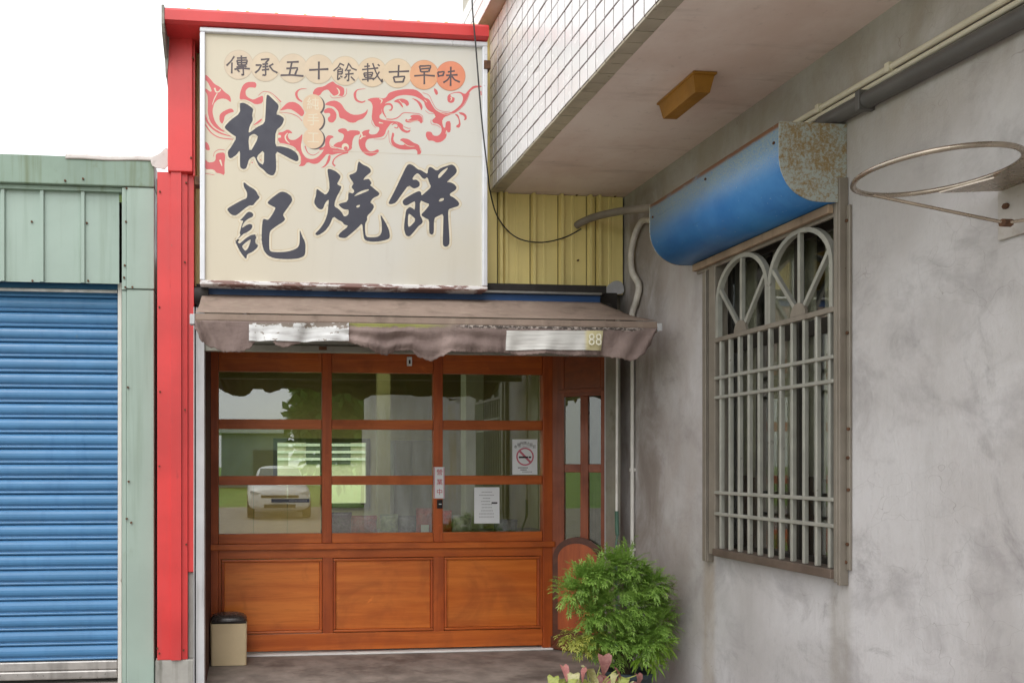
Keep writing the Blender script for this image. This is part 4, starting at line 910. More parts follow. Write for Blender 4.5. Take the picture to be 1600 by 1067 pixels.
OUT = {
'L': [[(270,165),(310,160),(370,190),(415,225),(425,245),(408,310),(420,350),(415,380),(380,440),(365,520),(400,505),(470,450),(560,405),(570,300),(580,80),(600,62),(660,120),(722,180),(728,215),(695,300),(740,308),(785,340),(790,370),(765,430),(690,495),(685,680),(760,678),(860,705),(935,750),(962,800),(965,845),(940,860),(880,835),(780,780),(690,735),(698,900),(695,970),(670,1020),(640,1028),(590,1005),(550,960),(490,915),(460,850),(445,810),(425,800),(375,830),(355,900),(340,940),(305,952),(275,935),(265,905),(268,720),(225,780),(160,825),(130,810),(118,740),(160,690),(230,570),(170,535),(90,470),(85,440),(150,370),(268,285),(265,180)], [(365,570),(420,530),(450,535),(490,570),(380,765)], [(555,715),(550,905),(490,870),(460,805)]],
'J1': [[(268,85),(280,78),(330,120),(400,160),(430,195),(440,225),(468,258),(420,305),(380,355),(345,350),(290,385),(225,440),(185,470),(150,472),(115,455),(75,405),(85,385),(150,345),(250,290),(305,270),(315,235),(310,190),(275,135)]],
'J2': [[(225,530),(255,505),(310,440),(340,425),(375,440),(390,465),(375,490),(330,510),(290,540),(265,575),(250,625),(300,590),(340,572),(370,580),(378,605),(360,640),(310,675),(270,690),(250,710),(190,765),(215,805),(235,800),(300,740),(360,705),(410,695),(415,715),(425,740),(410,755),(412,790),(420,810),(445,825),(435,855),(380,905),(310,935),(308,980),(295,985),(255,940),(215,875),(180,800),(178,778),(236,708),(225,680),(235,640),(255,565),(270,535)], [(360,752),(320,775),(255,830),(255,850),(290,895),(320,870),(345,810)]],
'J3': [[(555,315),(600,270),(700,195),(740,188),(790,205),(835,240),(852,280),(845,310),(790,390),(735,465),(755,490),(768,518),(740,550),(660,600),(600,645),(580,680),(575,800),(580,890),(610,905),(700,910),(800,900),(870,880),(915,855),(935,820),(940,740),(938,660),(945,650),(970,720),(1000,780),(1010,830),(1005,930),(985,960),(920,985),(820,992),(720,990),(630,980),(560,950),(515,895),(495,830),(485,740),(490,600),(500,525),(515,512),(555,525),(575,515),(620,450),(655,380),(620,365),(565,335)]],
'S': [[(245,150),(275,148),(340,175),(385,215),(400,240),(375,290),(355,325),(380,345),(410,355),(390,410),(350,480),(325,550),(325,595),(370,620),(410,660),(435,710),(460,710),(490,690),(495,650),(490,630),(440,630),(400,605),(370,570),(400,555),(485,535),(490,430),(515,430),(540,442),(565,412),(530,370),(530,355),(555,320),(515,265),(497,220),(545,205),(590,180),(600,90),(615,55),(660,95),(720,120),(755,150),(758,185),(730,210),(690,240),(665,280),(700,270),(735,265),(755,295),(768,320),(745,340),(765,355),(800,385),(845,420),(862,445),(840,470),(790,490),(745,545),(785,570),(797,600),(770,650),(710,710),(715,755),(690,790),(688,880),(700,955),(760,962),(830,958),(870,935),(888,890),(888,800),(872,700),(880,700),(930,780),(970,860),(985,930),(980,970),(950,990),(860,1010),(770,1015),(700,1000),(675,975),(665,900),(655,790),(600,850),(520,920),(460,968),(420,970),(380,960),(370,935),(400,900),(495,825),(440,810),(415,775),(370,755),(310,710),(270,810),(210,890),(130,938),(100,930),(100,910),(150,860),(200,790),(240,690),(250,600),(258,515),(240,520),(210,560),(190,620),(160,632),(120,610),(85,560),(85,520),(105,460),(110,390),(125,388),(180,430),(220,458),(265,400),(262,300),(250,230),(240,165)], [(555,475),(592,437),(660,403),(733,386),(733,405),(660,435),(585,466)], [(580,595),(600,578),(632,575),(620,600),(595,608)]],
'P': [[(310,65),(345,50),(390,70),(440,115),(475,122),(520,150),(555,170),(562,110),(580,85),(610,92),(665,135),(720,95),(800,68),(850,55),(885,80),(908,130),(890,170),(840,215),(780,268),(830,268),(875,290),(905,330),(885,365),(820,405),(825,430),(870,450),(915,490),(938,525),(915,555),(860,570),(805,590),(800,640),(810,800),(820,990),(800,1025),(770,1038),(740,1020),(738,960),(742,800),(745,640),(690,665),(632,695),(632,860),(620,885),(600,892),(580,875),(575,830),(575,715),(530,695),(485,665),(485,645),(530,600),(585,528),(530,510),(465,480),(465,660),(490,700),(500,735),(485,765),(450,785),(400,850),(350,905),(325,912),(295,895),(275,820),(280,750),(300,600),(315,585),(345,560),(375,575),(405,600),(410,490),(370,510),(310,545),(275,540),(255,500),(280,465),(370,410),(450,370),(480,385),(482,430),(540,380),(600,325),(575,270),(555,205),(520,232),(490,215),(465,180),(435,158),(400,185),(375,225),(385,240),(420,235),(460,265),(465,305),(440,330),(390,345),(330,300),(250,410),(180,510),(130,530),(95,525),(95,500),(160,380),(240,210)], [(325,640),(360,655),(420,715),(350,795),(322,795)], [(690,230),(680,190),(720,140),(800,88),(790,120)], [(685,495),(710,460),(750,455),(750,480),(715,497)]]}
for key, loops in OUT.items():
    px = [[sp(key[0], p) for p in chaikin(lp, 1)] for lp in loops]
    h = MB(); lines = MB()
    for li, lp in enumerate(px):
        n = len(lp)
        for i in range(n):
            a, b = Vector(lp[i]), Vector(lp[(i + 1) % n])
            if (b - a).length < 1e-6: continue
            d = (b - a).normalized() * 1.3; nn = Vector((-d.y, d.x)).normalized()
            for mb, wd, dep in ((h, 3.1, .0042), (lines, 3.8, .0030)):
                z = dep + .000003 * (i % 40) + .00012 * li
                mb.add([onface(q, z) for q in (a - d + nn * wd * .75, b + d + nn * wd * .75, b + d + nn * wd, a - d + nn * wd, a - d - nn * wd, b + d - nn * wd)], [(0, 1, 2, 3)]) if False else mb.add([onface(q, z) for q in (a - d - nn * wd, b + d - nn * wd, b + d + nn * wd, a - d + nn * wd)], [(0, 1, 2, 3)])
    lines.build('tan_outline', tan_line, sign, kind='stuff'); h.build('character_outline', halo_m, sign, kind='stuff')
    c = MB(); flat(c, px, .0060); c.build('character', char_m, sign)
# dragon motif: filled shapes and tapering lines printed on the face
DG = {'A': [[(62,65),(110,110),(150,160),(200,185),(245,235),(290,265),(302,300),(300,330),(265,300),(220,292),(175,305),(145,340),(130,400),(135,450),(155,510),(200,565),(250,600),(220,600),(150,560),(105,500),(85,420),(88,330),(85,260),(62,220),(62,195),(115,235),(125,215),(80,130),(62,125)],
 [(380,305),(385,240),(410,170),(450,140),(520,138),(540,160),(530,195),(500,190),(465,190),(435,220),(440,265),(470,290),(510,305),(560,280),(600,262),(598,335),(530,350),(480,320),(430,300)],
 [(195,440),(240,405),(305,380),(335,415),(290,425),(245,450),(235,500),(220,530),(195,500)], [(500,545),(560,495),(590,475),(585,500),(540,530)], [(62,685),(95,715),(110,775),(62,765)],
 [(62,850),(90,885),(140,880),(160,860),(160,810),(185,795),(240,790),(250,830),(240,900),(245,1005),(200,985),(165,980),(150,955),(120,945),(62,950)], [(488,885),(505,875),(500,895)], [(568,870),(578,845),(582,875)]],
'B': [[(60,405),(130,335),(200,330),(260,365),(310,440),(280,490),(220,440),(150,400),(50,425)],
 [(30,650),(80,645),(130,615),(170,640),(180,660),(140,655),(130,690),(150,725),(200,730),(250,700),(285,660),(280,720),(265,790),(280,860),(320,915),(380,930),(440,910),(490,860),(520,800),(520,720),(545,680),(590,680),(615,700),(580,710),(565,740),(580,790),(605,800),(660,820),(720,835),(760,800),(800,790),(800,820),(750,855),(640,870),(590,885),(540,870),(500,920),(450,970),(400,980),(335,955),(300,1000),(240,1000),(265,980),(270,930),(240,860),(205,800),(120,770),(30,755)],
 [(600,790),(640,755),(700,740),(720,680),(700,660),(660,645),(650,625),(690,605),(740,610),(755,640),(780,625),(880,630),(885,670),(830,680),(805,730),(800,800),(740,835),(690,810),(640,805)],
 [(580,885),(570,950),(520,1010),(470,1020),(520,990),(545,930),(555,885)],
 [(385,245),(420,185),(510,170),(560,135),(605,115),(630,145),(690,170),(720,190),(720,250),(700,275),(660,265),(610,270),(580,240),(550,200),(500,215),(460,270),(420,260)],
 [(510,360),(560,325),(630,315),(690,350),(730,420),(800,465),(880,465),(940,440),(965,400),(960,450),(920,505),(860,525),(830,550),(770,545),(720,510),(670,500),(660,440),(620,385),(560,370)],
 [(505,420),(550,390),(600,400),(640,450),(635,510),(600,550),(555,540),(545,500),(575,475),(570,445),(510,450)]],
'C': [[(190,300),(250,275),(330,270),(400,285),(440,265),(470,210),(560,180),(690,160),(810,165),(880,210),(930,270),(990,290),(1030,370),(1067,440),(1060,470),(1000,450),(950,400),(930,330),(880,290),(800,250),(680,235),(580,250),(510,300),(440,330),(400,370),(375,420),(385,470),(350,500),(355,540),(420,560),(520,570),(600,580),(660,620),(650,660),(700,700),(755,680),(740,715),(690,725),(630,695),(600,650),(590,600),(560,590),(500,600),(470,640),(440,680),(420,750),(370,780),(280,790),(200,800),(170,850),(175,910),(220,960),(270,960),(330,930),(350,955),(310,1000),(240,1025),(170,1000),(110,940),(85,870),(85,800),(130,700),(235,675),(210,720),(240,745),(310,740),(350,690),(350,650),(300,640),(275,590),(250,530),(260,450),(265,370),(240,320)],
 [(530,320),(580,290),(650,280),(720,310),(735,360),(700,385),(680,350),(640,330),(660,400),(640,395),(600,340),(560,330)], [(760,275),(820,290),(880,330),(910,390),(890,440),(875,400),(840,330),(790,295)],
 [(690,540),(720,560),(770,530),(740,510),(780,490),(860,490),(900,520),(905,590),(880,605),(860,570),(800,575),(740,595),(680,580)],
 [(520,710),(545,740),(525,800),(550,850),(620,880),(680,875),(650,830),(610,820),(640,790),(720,800),(790,850),(850,870),(890,930),(885,990),(835,1010),(840,960),(810,930),(700,940),(600,930),(520,890),(495,820),(510,750)]],
'D': [[(170,340),(210,340),(260,400),(310,480),(380,505),(480,510),(560,460),(620,400),(640,330),(610,275),(540,270),(480,290),(500,320),(540,330),(530,380),(490,395),(450,375),(450,300),(520,265),(600,255),(660,290),(700,240),(760,185),(860,185),(855,205),(780,210),(720,250),(690,330),(640,420),(560,490),(480,535),(410,560),(385,610),(400,680),(425,690),(430,612),(490,605),(490,735),(455,745),(440,720),(440,800),(380,855),(320,865),(280,840),(220,840),(190,780),(200,730),(260,735),(280,780),(340,785),(380,740),(380,680),(340,640),(280,630),(265,595),(310,560),(290,510),(220,480),(180,420)],
 [(530,520),(580,530),(600,600),(610,650),(590,690),(555,680),(555,660),(590,640),(580,570)], [(580,500),(640,505),(680,540),(680,590),(640,600),(660,570),(640,540),(600,525)], [(290,210),(330,240),(340,285),(315,300),(290,250)]]}
LN = {'A': [([(62,440),(90,510),(140,570),(210,615),(330,650)], (26, 28, 24, 14, 4)), ([(62,530),(120,610),(200,655),(320,670)], (12, 10, 8)), ([(555,265),(600,230),(660,235),(710,270),(765,325)], (4, 5, 5, 10)), ([(140,830),(150,790),(190,765),(245,770)], (4, 5, 5)), ([(62,985),(150,1000)], (6, 4))],
'B': [([(50,440),(150,450),(230,480),(280,530)], (4, 7, 6)), ([(760,855),(680,880),(620,920),(600,970),(625,1000)], (20, 14, 12, 16, 18)), ([(330,195),(260,200),(220,240),(235,295),(280,330)], (3, 10, 26, 22, 12)), ([(940,195),(860,205),(830,250),(845,310),(900,335),(940,320)], (3, 10, 28, 22, 16, 10)), ([(745,190),(740,250),(700,280),(600,290),(570,260)], (4, 6, 6, 5, 4)), ([(310,790),(340,860),(400,885),(460,850)], (14, 8, 7, 5)), ([(460,820),(500,815),(525,790)], (26, 24, 14))],
'C': [([(440,530),(400,460),(395,400),(430,360),(490,355),(515,390),(500,430),(460,430)], (8, 22, 26, 26, 26, 22, 18, 8)), ([(440,545),(520,548),(590,525),(650,472),(720,465),(870,480)], (14, 14, 12, 10, 9, 8)), ([(510,620),(550,600),(590,620),(580,660),(540,650)], (12, 16, 16, 14, 10)), ([(262,535),(255,600),(305,662)], (5, 6, 4)), ([(280,802),(400,800),(445,750),(465,690)], (5, 6, 6, 4)), ([(470,690),(480,830),(520,895)], (5, 6, 5)), ([(660,640),(720,665),(755,660)], (6, 8, 5)), ([(860,480),(905,510),(910,590)], (6, 7, 5))],
'D': [([(155,270),(230,300),(270,380),(320,460),(400,492),(480,490)], (5, 6, 6, 6, 6, 4)), ([(500,525),(580,480),(660,400),(715,280)], (5, 7, 7, 5)), ([(255,590),(260,640),(330,660),(370,690)], (5, 6, 6, 5)), ([(185,480),(230,515),(290,520)], (5, 6, 5)), ([(848,250),(853,300)], (14, 12))]}
CL = {'A': [([(175,245),(150,290),(128,350)], (8, 9, 4)), ([(150,195),(165,232),(195,225),(205,205)], (16, 12, 12, 8)), ([(62,420),(100,510),(160,575),(250,612)], (5, 6, 6, 4)), ([(200,860),(218,915)], (18, 8)), ([(64,965),(120,962),(155,985)], (24, 20, 6))],
'B': [([(130,655),(105,690),(115,730),(150,765)], (8, 14, 14, 5)), ([(278,765),(290,850),(350,905),(420,900),(480,855)], (16, 18, 16, 14, 6)), ([(640,185),(665,215),(660,255),(600,278)], (6, 14, 12, 6)), ([(530,375),(600,385),(655,440),(650,500)], (6, 8, 9, 5)), ([(665,500),(720,525),(770,558),(840,545)], (6, 8, 7, 4)), ([(565,745),(580,800),(640,815)], (5, 8, 4)), ([(890,640),(905,690),(880,720)], (14, 16, 8)), ([(30,690),(60,690)], (34, 22))],
'C': [([(350,285),(385,305),(368,345)], (8, 18, 6)), ([(345,590),(400,600)], (20, 8)), ([(105,795),(140,770),(180,765)], (20, 14, 4)), ([(440,470),(470,430),(470,470)], (10, 12, 5)), ([(600,300),(640,345),(665,400)], (6, 8, 6)), ([(930,300),(960,330)], (8, 6)), ([(700,560),(760,575),(850,560)], (6, 7, 5)), ([(650,840),(720,890),(800,895)], (6, 8, 4)), ([(865,880),(880,950)], (6, 6))],
'D': [([(490,320),(500,345),(485,365)], (14, 12, 6)), ([(440,720),(430,760)], (10, 6)), ([(390,600),(410,650)], (10, 8)), ([(280,540),(310,560)], (12, 6)), ([(320,480),(420,525),(520,515)], (4, 6, 4))]}
m_ = MB(); k = 0
for key, polys in DG.items():
    for pl_ in polys:
        flat(m_, [[sp(key, p) for p in chaikin(pl_, 1)]], .0010 + .00004 * k); k += 1
for key, ls in LN.items():
    for pts, ws in ls: ribbon(m_, [sp(key, p) for p in pts], [x / CR[key][2] for x in ws], .0018 + .00002 * k); k += 1
m_.build('dragon_motif', drag_m, sign)
m_ = MB(); k = 0
for key, ls in CL.items():
    for pts, ws in ls: ribbon(m_, [sp(key, p) for p in pts], [x / CR[key][2] for x in ws], .0027 + .00001 * k); k += 1
def disc(mb, c, r, d, n=32, half=None): mb.add([onface((c[0] + r * math.cos(2 * math.pi * i / n), c[1] + r * math.sin(2 * math.pi * i / n)), d) for i in range(n)], [tuple(range(n - 1, -1, -1))])
disc(m_, sp('B', (730, 800)), 5.6, .0030)
m_.build('motif_highlights', halo_m, sign, kind='stuff')
m_ = MB(); disc(m_, sp('B', (735, 815)), 3.2, .0034, 16); m_.build('motif_eye', drag_m, sign)
# nine medallions, paler to the left
cs_ = [(373, 101.7), (414.9, 105), (457.5, 107.4), (497.8, 108.7), (539.4, 111.3), (581.4, 113.5), (621, 115), (662.4, 117.6), (704, 119.4)]
tint = [(228, 208, 184), (228, 208, 182), (227, 207, 182), (229, 208, 182), (230, 209, 182), (232, 208, 178), (234, 210, 180), (238, 176, 136), (238, 150, 116)]
meds = []
for i, c in enumerate(cs_):
    m_ = MB(); disc(m_, c, 23.2, .0052 + .0003 * i, 40); m_.build('medallion_rim', mat('medallion_rim_print', tuple(int(v * .84) for v in tint[i]), .5, .02, 5, bump=0), sign)
    m_ = MB(); disc(m_, c, 22.2, .0062 + .0003 * i, 40); meds.append(m_.build('medallion', mat('medallion_print', tuple(int(v * .9) for v in tint[i]), .5, .04, 12, bump=0), sign))
ST = [('E', 36, [[(260,230),(200,320),(110,410)],[(215,350),(210,560)],[(310,265),(500,260)],[(395,215),(400,400)],[(310,310),(330,400)],[(310,310),(505,305),(490,390)],[(330,355),(490,350)],[(330,400),(490,395)],[(300,440),(470,420)],[(475,415),(490,440)],[(260,480),(400,460),(560,470)],[(430,440),(435,590),(395,580)],[(320,490),(360,530)]]),
('E', 38, [[(770,295),(930,280),(860,360)],[(860,360),(862,590),(800,590)],[(800,385),(910,375)],[(800,435),(915,425)],[(790,495),(930,480)],[(670,400),(780,400),(730,490),(660,550)],[(1010,375),(930,420)],[(930,410),(1000,500),(1090,550)]]),
('E', 40, [[(1270,345),(1500,335)],[(1365,350),(1320,580)],[(1260,465),(1475,455),(1430,580)],[(1150,595),(1360,590),(1590,610)]]),
('F', 40, [[(205,400),(550,385)],[(380,250),(378,570)]]),
('F', 30, [[(765,275),(720,350),(640,420)],[(770,290),(830,320)],[(745,350),(770,370)],[(720,395),(715,575),(760,540)],[(720,395),(800,385),(795,470)],[(720,435),(795,430)],[(720,475),(795,470)],[(760,510),(800,530)],[(915,275),(880,370),(850,420)],[(920,300),(970,370),(1055,405)],[(880,410),(950,405)],[(850,480),(1000,465)],[(915,410),(910,590),(875,585)],[(880,500),(835,550)],[(950,520),(1020,590)]]),
('F', 30, [[(1190,340),(1290,330)],[(1150,395),(1440,365)],[(1250,280),(1255,610)],[(1180,460),(1200,530)],[(1180,460),(1340,445),(1320,520)],[(1190,495),(1320,485)],[(1200,535),(1320,525)],[(1150,575),(1360,550)],[(1340,280),(1390,420),(1440,530),(1510,620),(1510,560)],[(1460,430),(1400,530),(1340,580)],[(1430,300),(1465,330)]]),
('G', 36, [[(140,380),(505,365)],[(320,255),(310,460)],[(225,470),(250,565)],[(225,470),(425,460),(395,560)],[(250,560),(400,555)]]),
('G', 34, [[(690,275),(715,380)],[(690,275),(890,270),(855,375)],[(720,325),(860,315)],[(720,378),(850,372)],[(595,450),(780,435),(965,450)],[(775,380),(775,600)]]),
('G', 34, [[(1015,385),(1035,470)],[(1015,385),(1130,375),(1105,450)],[(1035,450),(1105,440)],[(1195,380),(1320,360)],[(1165,440),(1370,430)],[(1250,285),(1245,630)],[(1240,450),(1190,520),(1115,570)],[(1265,455),(1320,520),(1410,560)]])]
for i, (key, wd, strokes) in enumerate(ST):
    m_ = MB()
    for k, s_ in enumerate(strokes):
        w0 = wd / CR[key][2]
        pts = [sp(key, p) for p in s_]; q = []
        for a, b in zip(pts[:-1], pts[1:]): q += [a, ((a[0] + b[0]) / 2, (a[1] + b[1]) / 2)]
        q.append(pts[-1]); ribbon(m_, q, (w0 * .95, w0 * .8, w0 * .85, w0), .0098 + .00008 * k, 2)
    m_.build('character', char2_m, meds[i])
# three small medallions under one another
m_ = MB()
for c in ((489, 164), (489.5, 188.7), (489.5, 216.5)): disc(m_, (c[0] + 2.6, c[1] + 1.4), 16.2, .0036 + c[1] * 1e-6, 32)
m_.build('medallion_shadow', char2_m, sign)
for i, (c, ch) in enumerate((((489, 164), '純'), ((489.5, 188.7), '手'), ((489.5, 216.5), '工'))):
    m_ = MB(); disc(m_, c, 16.2, .0044 + .0002 * i, 32); md_ = m_.build('medallion', mat('small_medallion_print', (210, 184, 156), .5, .04, 10, bump=0), sign)
    p = onface(c, .0056 + .0002 * i); text_mesh(ch, .085, halo_m, 'character', md_, (p.x, p.y, p.z))

# ------------------------------------------------------------------ cables and pipes by the sign and the corner
def cable(name, pts, r, m, label, cat, n=6, seg=8):
    return MB().tube(spline(pts, seg), r, n).build(name, m, None, label=label, category=cat)
cable('hanging_cable', [atY(737, -40, 4.93), atY(738, 10, 4.93), atY(744, 80, 4.93), atY(752, 180, 4.93), atY(762, 270, 4.95), atY(766, 300, 5.1), atY(778, 340, 5.28), atY(805, 370, 5.30), atY(842, 379, 5.30), atY(880, 372, 5.30), atY(908, 358, 5.29)], .005, rubber_m, 'black cable hanging down beside the sign onto the yellow cladding', 'cable')
duct_m = mat('grey_flexible_duct', (122, 114, 104), .6, .12, 9, bump=.3, bscale=120)
cable('flexible_duct', [atY(901, 353, YC - .012), atY(908, 348, YC - .05), atY(930, 339, 5.2), atY(965, 331, 5.0), atY(1000, 327, 4.78), atY(1026, 324, 4.6)], .026, duct_m, 'grey flexible duct from the yellow cladding to the blue box', 'duct', 12)
wrap_m = mat('wrapped_white_pipe', (196, 190, 182), .7, .15, 14, dirt=(140, 124, 108), dscale=(25, 25, 12), damt=.7, bump=.4, bscale=50)
cable('wrapped_pipe', [atX(1018, 344, XW - .03), atX(1003, 346, XW - .03), atX(992, 368, XW - .035), atX(986, 398, XW - .035), atX(988, 425, XW - .035), atX(998, 446, XW - .03), atX(994, 470, XW - .03), atX(988, 488, XW - .03), atX(987, 500, XW - .03)], .021, wrap_m, 'white taped pipe bending down the grey wall below the box', 'pipe', 10)
pvc = mat('white_pvc_pipe', (206, 202, 196), .45, .06, 6, dirt=(150, 140, 126), dscale=(8, 8, 3), damt=.5)
p = atX(988, 700, XW - .02)
vp = thing('water_pipe', (p.x, p.y, 0), 'slim white pipe running down the wall corner behind the shrub', 'pipe')
MB().tube([(p.x, p.y, 0), (p.x, p.y, 2.48)], .0135, 10).build('pipe', pvc, vp)
for z in (1.46, .9): MB().box(p.x - .018, XW, p.y - .010, p.y + .010, z - .012, z + .012, bev=.003).build('clip', pvc, vp)
p = atY(963.5, 700, 5.2)
hp = thing('hose_pipe', (p.x, p.y, 0), 'thin pipe with green hose end beside the steel post', 'pipe')
MB().tube([(p.x, p.y, 1.1), (p.x + .004, p.y, 2.4)], .009, 8).build('pipe', pvc, hp)
hose_m = mat('dark_green_hose', (60, 92, 76), .5, .15, 9)
MB().tube([(p.x, p.y, 1.17), (p.x + .002, p.y, 1.05), (p.x, p.y - .01, 1.0)], .014, 8).build('hose_end', hose_m, hp)
MB().tube(spline([(p.x, p.y - .01, 1.0), (p.x - .02, p.y - .03, .93), (p.x - .03, p.y - .04, .85), (p.x - .02, p.y - .04, .5), (p.x, p.y, .02)], 5), .008, 8).build('hose', hose_m, hp)

# ------------------------------------------------------------------ waste bin
q = atZ(357, 1040, 0); bw_ = Xp(386, q.y) - Xp(328.5, q.y); bh = Zp(975, q.y, 357); by0, by1 = q.y, q.y + .22
bxa, bxb = Xp(328.5, q.y), Xp(386, q.y)
bin_m = mat('tan_plastic', (206, 186, 150), .5, .04, 6, bump=.04); lid_m = mat('dark_brown_glossy_lid', (66, 60, 58), .25, .1, 8, bump=.05)
bn = thing('waste_bin', ((bxa + bxb) / 2, (by0 + by1) / 2, 0), 'tan waste bin with dark domed lid by the door', 'bin')
m_ = MB(); bm = bmesh.new(); bmesh.ops.create_cube(bm, size=1)
for v in bm.verts:
    k = 1 if v.co.z > 0 else .975
    v.co = Vector(((bxa + bxb) / 2 + v.co.x * (bxb - bxa) * k, (by0 + by1) / 2 + v.co.y * (by1 - by0) * k, .002 + (v.co.z + .5) * bh))
bmesh.ops.bevel(bm, geom=[e for e in bm.edges if abs(e.verts[0].co.z - e.verts[1].co.z) > .1], offset=.018, segments=3, affect='EDGES', profile=.5)
m_.frombm(bm).build('body', bin_m, bn)
B('collar', dark_m, bn, bxa + .008, bxb - .008, by0 + .008, by1 - .008, bh + .0025, bh + .02, bev=.006)
cxb, cyb = (bxa + bxb) / 2, (by0 + by1) / 2
def dome(u, v):
    a = 2 * math.pi * u; r_ = math.cos(v * math.pi / 2) ** .6
    def se(c, n=3.2): return math.copysign(abs(c) ** (2 / n), c)
    return (cxb + se(math.cos(a)) * (bxb - bxa) / 2 * r_, cyb + se(math.sin(a)) * (by1 - by0) / 2 * r_, bh + .021 + .046 * math.sin(v * math.pi / 2))
MB().grid(dome, 32, 8).build('lid', lid_m, bn)

# ------------------------------------------------------------------ potted shrub with feathery leaves
leaf_m = []
def leafmat(name, c0, c1, c2):
    N = NT(name); n1 = N.noise(9, 3); n2 = N.noise(60, 2)
    o = N.mix(N.ramp(n1, .35, .65), col(c0), col(c1)); o = N.mix(N.mul(N.ramp(n2, .45, .7), .6), o, col(c2))
    N.color(o); N.put(N.b, 'Roughness', .45)
    try: N.b.inputs['Subsurface Weight'].default_value = 0
    except Exception: pass
    # thin leaves let some light through
    tl = N.n('ShaderNodeBsdfTranslucent'); N.t.links.new(o, tl.inputs['Color']); mx = N.n('ShaderNodeMixShader'); mx.inputs[0].default_value = .3
    out = N.t.nodes['Material Output']; N.t.links.new(N.b.outputs[0], mx.inputs[1]); N.t.links.new(tl.outputs[0], mx.inputs[2]); N.t.links.new(mx.outputs[0], out.inputs['Surface'])
    return N.m
fern_m = leafmat('feathery_green_leaves', (114, 152, 62), (138, 174, 80), (168, 196, 98))
yel_m = leafmat('yellowing_leaves', (140, 152, 60), (168, 172, 80), (190, 186, 90))
broad_m = leafmat('lime_green_leaves', (110, 148, 44), (136, 168, 60), (154, 180, 72))
SY = 4.55
shrub = thing('potted_shrub', (atY(965, 960, SY).x, SY, 0), 'bushy green potted shrub with feathery leaves beside the shop front', 'plant')
def leaflet(mb, p, d, up, L, wd):
    d = d.normalized(); s_ = d.cross(up)
    if s_.length < 1e-4: s_ = Vector((1, 0, 0))
    s_ = s_.normalized() * wd / 2; dr = up.normalized() * (-L * .12)
    mb.add([p, p + d * L * .45 + s_, p + d * L + dr, p + d * L * .45 - s_], [(0, 1, 2), (0, 2, 3)])
def frond(mb, p, d, L, nl, ll, lw, droop=.5):
    d = d.normalized(); up = Vector((0, 0, 1)); side = d.cross(up)
    side = side.normalized() if side.length > .05 else Vector((1, 0, 0))
    roll = random.uniform(-.6, .6); q = p.copy()
    for k in range(nl):
        t = k / nl; dd = (d + Vector((0, 0, -droop * t * t))).normalized(); q = q + dd * (L / nl)
        n_ = side.cross(dd).normalized()
        for s_ in (-1, 1):
            sd_ = (side * s_ * .9 + dd * .65 + n_ * random.uniform(-.35, .35)).normalized()
            leaflet(mb, q, sd_, n_, ll * (1 - .45 * t) * random.uniform(.8, 1.2), lw)
            if random.random() < .6: leaflet(mb, q + sd_ * ll * .3, (sd_ + dd * .8).normalized(), n_, ll * .55, lw * .8)
    leaflet(mb, q, dd, Vector((0, 0, 1)), ll, lw)
def clump(mb, c, r, n, L, nl, ll, lw, droop=.6, bias=Vector((0, -.35, .25))):
    for _ in range(n):
        v = Vector((random.gauss(0, 1), random.gauss(0, 1), random.gauss(0, 1))).normalized()
        v = (v + bias).normalized(); p = c + v * r * random.uniform(.15, .75)
        frond(mb, p, (v + Vector((random.uniform(-.3, .3), random.uniform(-.3, .3), random.uniform(-.1, .3)))), L * random.uniform(.7, 1.15), nl, ll, lw, droop)
m_ = MB()
spots = [(958, 880, 26), (985, 882, 24), (930, 896, 24), (905, 905, 22), (892, 930, 22), (915, 935, 28), (948, 915, 30), (980, 912, 28), (1005, 905, 24), (1022, 912, 16), (1012, 940, 26), (985, 950, 30), (950, 955, 30), (920, 965, 24), (1025, 970, 26), (995, 985, 30), (960, 990, 30), (930, 990, 22), (1032, 945, 18), (970, 1010, 22), (1010, 1005, 24), (1028, 1000, 20), (940, 1015, 16)]
for px, py, rp in spots:
    px += random.uniform(-7, 7); py += random.uniform(-6, 6); rp *= random.uniform(.7, 1.15)
    for dpt in (0, .16):
        c = atY(px, py, SY + random.uniform(-.1, .06) + dpt); clump(m_, c, rp / 1200 * SY * .85, 46 if dpt == 0 else 22, .09, 7, .034, .0078)
for _ in range(46):                                       # longer sprigs that break the outline
    px, py, rp = random.choice(spots); a_ = random.uniform(0, 6.28); c = atY(px + rp * .6 * math.cos(a_), py - rp * .6 * math.sin(a_), SY + random.uniform(-.08, .06))
    v = Vector((math.cos(a_) + (px - 965) / 90, random.uniform(-.8, .3), math.sin(a_) * .6 + (960 - py) / 90 + .25))
    for k_ in range(3): frond(m_, c, v + Vector((random.uniform(-.4, .4), random.uniform(-.4, .4), random.uniform(-.3, .3))), random.uniform(.09, .13), 7, .034, .0075, .9)
m_.build('foliage', fern_m, shrub, kind='stuff')
m_ = MB()
for px, py in ((893, 990), (905, 1000), (915, 985), (925, 1005)):
    clump(m_, atY(px, py, SY - .02), .05, 16, .09, 5, .034, .008, 1.2, Vector((-.3, -.3, -.5)))
m_.build('yellowing_foliage', yel_m, shrub, kind='stuff')
m_ = MB()
for px, py in ((1010, 1010), (1025, 1015), (1035, 1000), (1000, 1025), (1020, 1032)):
    c = atY(px, py, SY - .06)
    for _ in range(22):
        v = Vector((random.uniform(-1, 1), random.uniform(-1, .2), random.uniform(-1.2, .5))); leaflet(m_, c + v * .025, v, Vector((random.uniform(-.4, .4), -.3, 1)), random.uniform(.06, .1), .018)
m_.build('broad_foliage', broad_m, shrub, kind='stuff')
m_ = MB(); seedm = leafmat('dry_seed_sprigs', (120, 124, 74), (150, 146, 96), (110, 100, 70))
